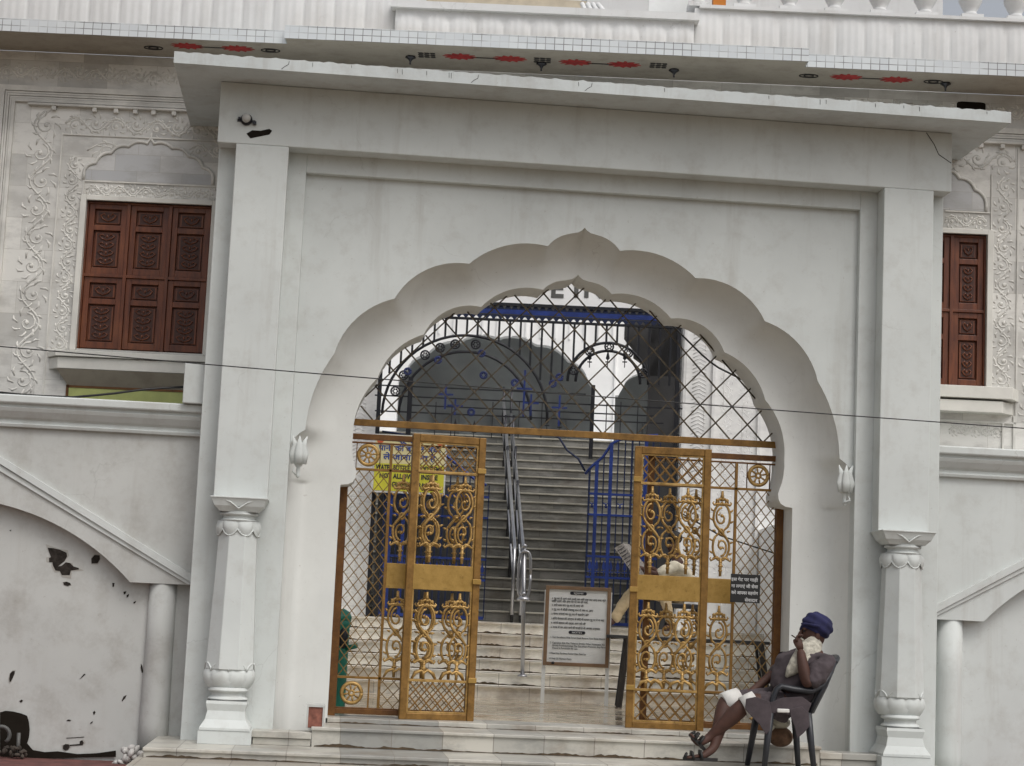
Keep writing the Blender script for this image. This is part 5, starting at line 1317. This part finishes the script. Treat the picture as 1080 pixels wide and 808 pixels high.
for (h_, t_) in (((741,797,-.76),(727,799,-.80)),((737,784,-.70),(729,776,-.70))):
    m = MB(); h, t = Vector(A(*h_)), Vector(A(*t_))
    for k_ in range(5): y = -.030+.015*k_; m.tube([(h.x,h.y+y,h.z),(t.x*1.0,t.y+y*1.15,t.z+.004),((t.x*1.25-h.x*.25)+.004*abs(k_-1),t.y+y*1.2,t.z*1.25-h.z*.25+.002)], [.012,.010,.007], 6)
    m.build('toes', skin_m, man)
# bag under the chair
bg = thing('sack', 'brown sack with a white plastic bag on top, tucked under the seated man’s chair'.replace('’',"'"), 'bag', tuple(at(825,785,-.15)))
m = MB(); c = at(823,777,-.20); m.ball(c, (.105,.12,.085), 14, 10); m.build('sack_body', sack_m, bg)
m = MB(); c = at(822,762,-.22); m.ball(c, (.095,.09,.055), 12, 8); m.tube([A(815,765,-.28),A(810,772,-.30),A(812,780,-.30)], [.03,.025,.01], 7); m.build('white_bag', bag_w, bg)
m = MB(); c = at(826,750,-.87); m.box(c.x-.05,c.x+.05,-.885,-.858,c.z-.012,c.z+.018); fc = tag(m.build('folded_cloth', shorts_m, bevel=.008), 'small folded white cloth on the chair seat beside the man in the turban', 'cloth'); place(fc, tuple(c))
# ================================================================== NEWSPAPER READER behind the right gate
RD = 23.3
def Q(u, v, dd=RD): p = U(u, v, dd); return tuple(TB(*p))
rd = thing('person', 'person in beige trousers and pale shirt reading a newspaper behind the right gate', 'person', Q(700,652))
J2 = [(Q(722,628),(.14,.15)),(Q(720,612),(.13,.15)),(Q(716,596),(.12,.17)),(Q(713,588),.05),(Q(710,580),.07),(Q(708,572),.085),
      (Q(712,597,RD-.2),.055),(Q(692,606,RD-.28),.04),(Q(672,598,RD-.3),.03),(Q(718,597,RD+.18),.055),(Q(695,604,RD+.1),.04),(Q(668,590,RD-.05),.03),
      (Q(715,628,RD-.1),.09),(Q(668,624,RD-.1),.075),(Q(645,657,RD-.15),.045),(Q(715,630,RD+.15),.09),(Q(698,622,RD-.25),.08),(Q(708,662,RD-.32),.045),(Q(636,657,RD-.3),.035),(Q(700,663,RD-.5),.035)]
E2 = [(0,1),(1,2),(2,3),(3,4),(4,5),(2,6),(6,7),(7,8),(2,9),(9,10),(10,11),(0,12),(12,13),(13,14),(14,18),(0,15),(15,16),(16,17),(17,19)]
skinobj('body', J2, E2, skin_m, rd)
K2 = [(Q(722,629),(.17,.18)),(Q(720,612),(.165,.19)),(Q(716,597),(.15,.20)),(Q(713,590),.075),(Q(712,598,RD-.2),.085),(Q(692,607,RD-.28),.07),(Q(718,598,RD+.18),.085),(Q(695,605,RD+.1),.065)]
skinobj('shirt', K2, [(0,1),(1,2),(2,3),(2,4),(4,5),(2,6),(6,7)], cream_m, rd, lvl=3, fold=(.12,.05))
K3 = [(Q(722,630),(.15,.17)),(Q(712,629,RD-.1),.105),(Q(668,623,RD-.1),.085),(Q(656,640,RD-.12),.075),(Q(646,656,RD-.15),.070),(Q(714,630,RD+.15),.105),(Q(698,622,RD-.25),.088),(Q(704,640,RD-.3),.070),(Q(708,660,RD-.32),.065)]
skinobj('trousers', K3, [(0,1),(1,2),(2,3),(3,4),(0,5),(5,6),(6,7),(7,8)], beige_m, rd, lvl=3, fold=(.10,.035))
m = MB(); m.ball(Vector(Q(712,567)), (.095,.085,.085), 14, 10); m.build('hair', hair_m, rd)
np_ = thing('newspaper', 'open newspaper held up by the reader behind the right gate', 'newspaper', Q(660,590,RD-.35))
m = MB(); P = [Q(648,578,RD-.5),Q(657,573,RD-.45),Q(680,606,RD-.3),Q(673,613,RD-.35)]
P2 = [Q(657,573,RD-.45),Q(664,574,RD-.1),Q(686,604,RD+.0),Q(680,606,RD-.3)]
for L in (P, P2): m.add(L+[(p[0],p[1]+.006,p[2]) for p in L], [(0,1,2,3),(7,6,5,4),(0,4,5,1),(1,5,6,2),(2,6,7,3),(3,7,4,0)])
m.build('pages', paper_m, np_)
m = MB()
for k_ in range(9):
    t = .1+k_*.09; a = Vector(P[0]).lerp(Vector(P[3]), t); b = Vector(P[1]).lerp(Vector(P[2]), t); a, b = a.lerp(b,.12), a.lerp(b,.88); o_ = Vector((0,-.006,0)); m.tube([tuple(a+o_), tuple(b+o_)], .005, 4)
m.build('print', letter_b, np_)
rs = thing('stool', 'dark low stool under the newspaper reader on the stair landing', 'stool', Q(722,652))
m = MB(); a = Vector(Q(722,637)); m.box(a.x-.22,a.x+.22,a.y-.2,a.y+.2,a.z-.06,a.z); m.build('seat', plastic, rs, .01)
for sx in (-1,1):
    for sy in (-1,1): m = MB(); m.tube([(a.x+sx*.18,a.y+sy*.16,a.z-.05),(a.x+sx*.2,a.y+sy*.18,LZ)], .02, 6); m.build('leg', plastic, rs)
# ================================================================== CABLES
def cable(name, label, P, r, mt=cable_m):
    m = MB(); m.tube(P, r, 6); o = m.build(name, mt); tag(o, label, 'cable'); place(o, P[0]); return o
pts = [];
for i in range(41):
    t = i/40; u = -60+1240*t; v = 360.2+(459-360.2)*t+6*sin(pi*t)*0+ (3.0*math.sin(pi*t)); pts.append(tuple(at(u, v, -2.2)))
cable('overhead_cable', 'long thin black cable strung across the whole front of the gateway', pts, .0042)
m_pts = [A(222,386.5,-2.195),A(224,384,-2.195)]
cable('wall_cable', 'thick black cable lying along the top of the left boundary wall', [A(0,414,.55),A(20,416,.5),A(40,417.5,.45),A(76,419,.42),A(100,417,.42),A(120,415,.42),A(150,411,.45),A(175,409,.5),A(198,408,.55)], .010)
cable('hanging_cable', 'pair of black cables sagging behind the right side of the arch screen', [tuple(TB(*U(u, v, 19))) for u, v in ((690,330),(700,336),(712,346),(724,358),(737,371),(748,381),(758,388),(772,395),(786,402),(800,410),(815,425))], .010)
cable('hanging_cable', 'thin black cable looping low behind the right gate lattice', [tuple(TB(*U(u, v, 18.5))) for u, v in ((700,530),(730,548),(760,565),(790,575),(815,583))], .007)
m = MB(); 
# ================================================================== LIGHT, SKY, CAMERA
w = bpy.data.worlds.new('World'); SC.world = w; w.use_nodes = True; nt = w.node_tree; bg_ = nt.nodes['Background']
sk = nt.nodes.new('ShaderNodeTexSky'); sk.sky_type = 'NISHITA'; sk.sun_disc = False
SE, SA = 56, 30      # sun height, turned right of the line towards the viewer
sk.sun_elevation = math.radians(SE); sk.sun_rotation = math.radians(180-SA); sk.air_density = 1.0; sk.dust_density = 6; sk.ozone_density = 1
hs = nt.nodes.new('ShaderNodeHueSaturation'); hs.inputs['Saturation'].default_value = .30; nt.links.new(sk.outputs[0], hs.inputs['Color']); nt.links.new(hs.outputs[0], bg_.inputs[0]); bg_.inputs[1].default_value = .172
sl = bpy.data.lights.new('sun', 'SUN'); sl.energy = .36; sl.angle = math.radians(22); sl.color = (1,.97,.93); so = bpy.data.objects.new('sun', sl); COL.objects.link(so)
dirv = Vector((sin(math.radians(SA))*cos(math.radians(SE)), -cos(math.radians(SA))*cos(math.radians(SE)), sin(math.radians(SE))))
so.rotation_euler = dirv.to_track_quat('Z', 'Y').to_euler(); so.location = (10,-20,20)
cd = bpy.data.cameras.new('camera'); co = bpy.data.objects.new('camera', cd); COL.objects.link(co)
cd.sensor_width = 36; cd.sensor_fit = 'HORIZONTAL'; cd.lens = F_PX*36/1080; cd.clip_end = 2000; cd.clip_start = .1
co.matrix_world = Matrix(((RT.x,UP.x,-fw.x,CAM.x),(RT.y,UP.y,-fw.y,CAM.y),(RT.z,UP.z,-fw.z,CAM.z),(0,0,0,1)))
SC.camera = co
SC.view_settings.view_transform = 'Standard'; SC.view_settings.look = 'None'; SC.view_settings.gamma = 1; SC.view_settings.exposure = -.17
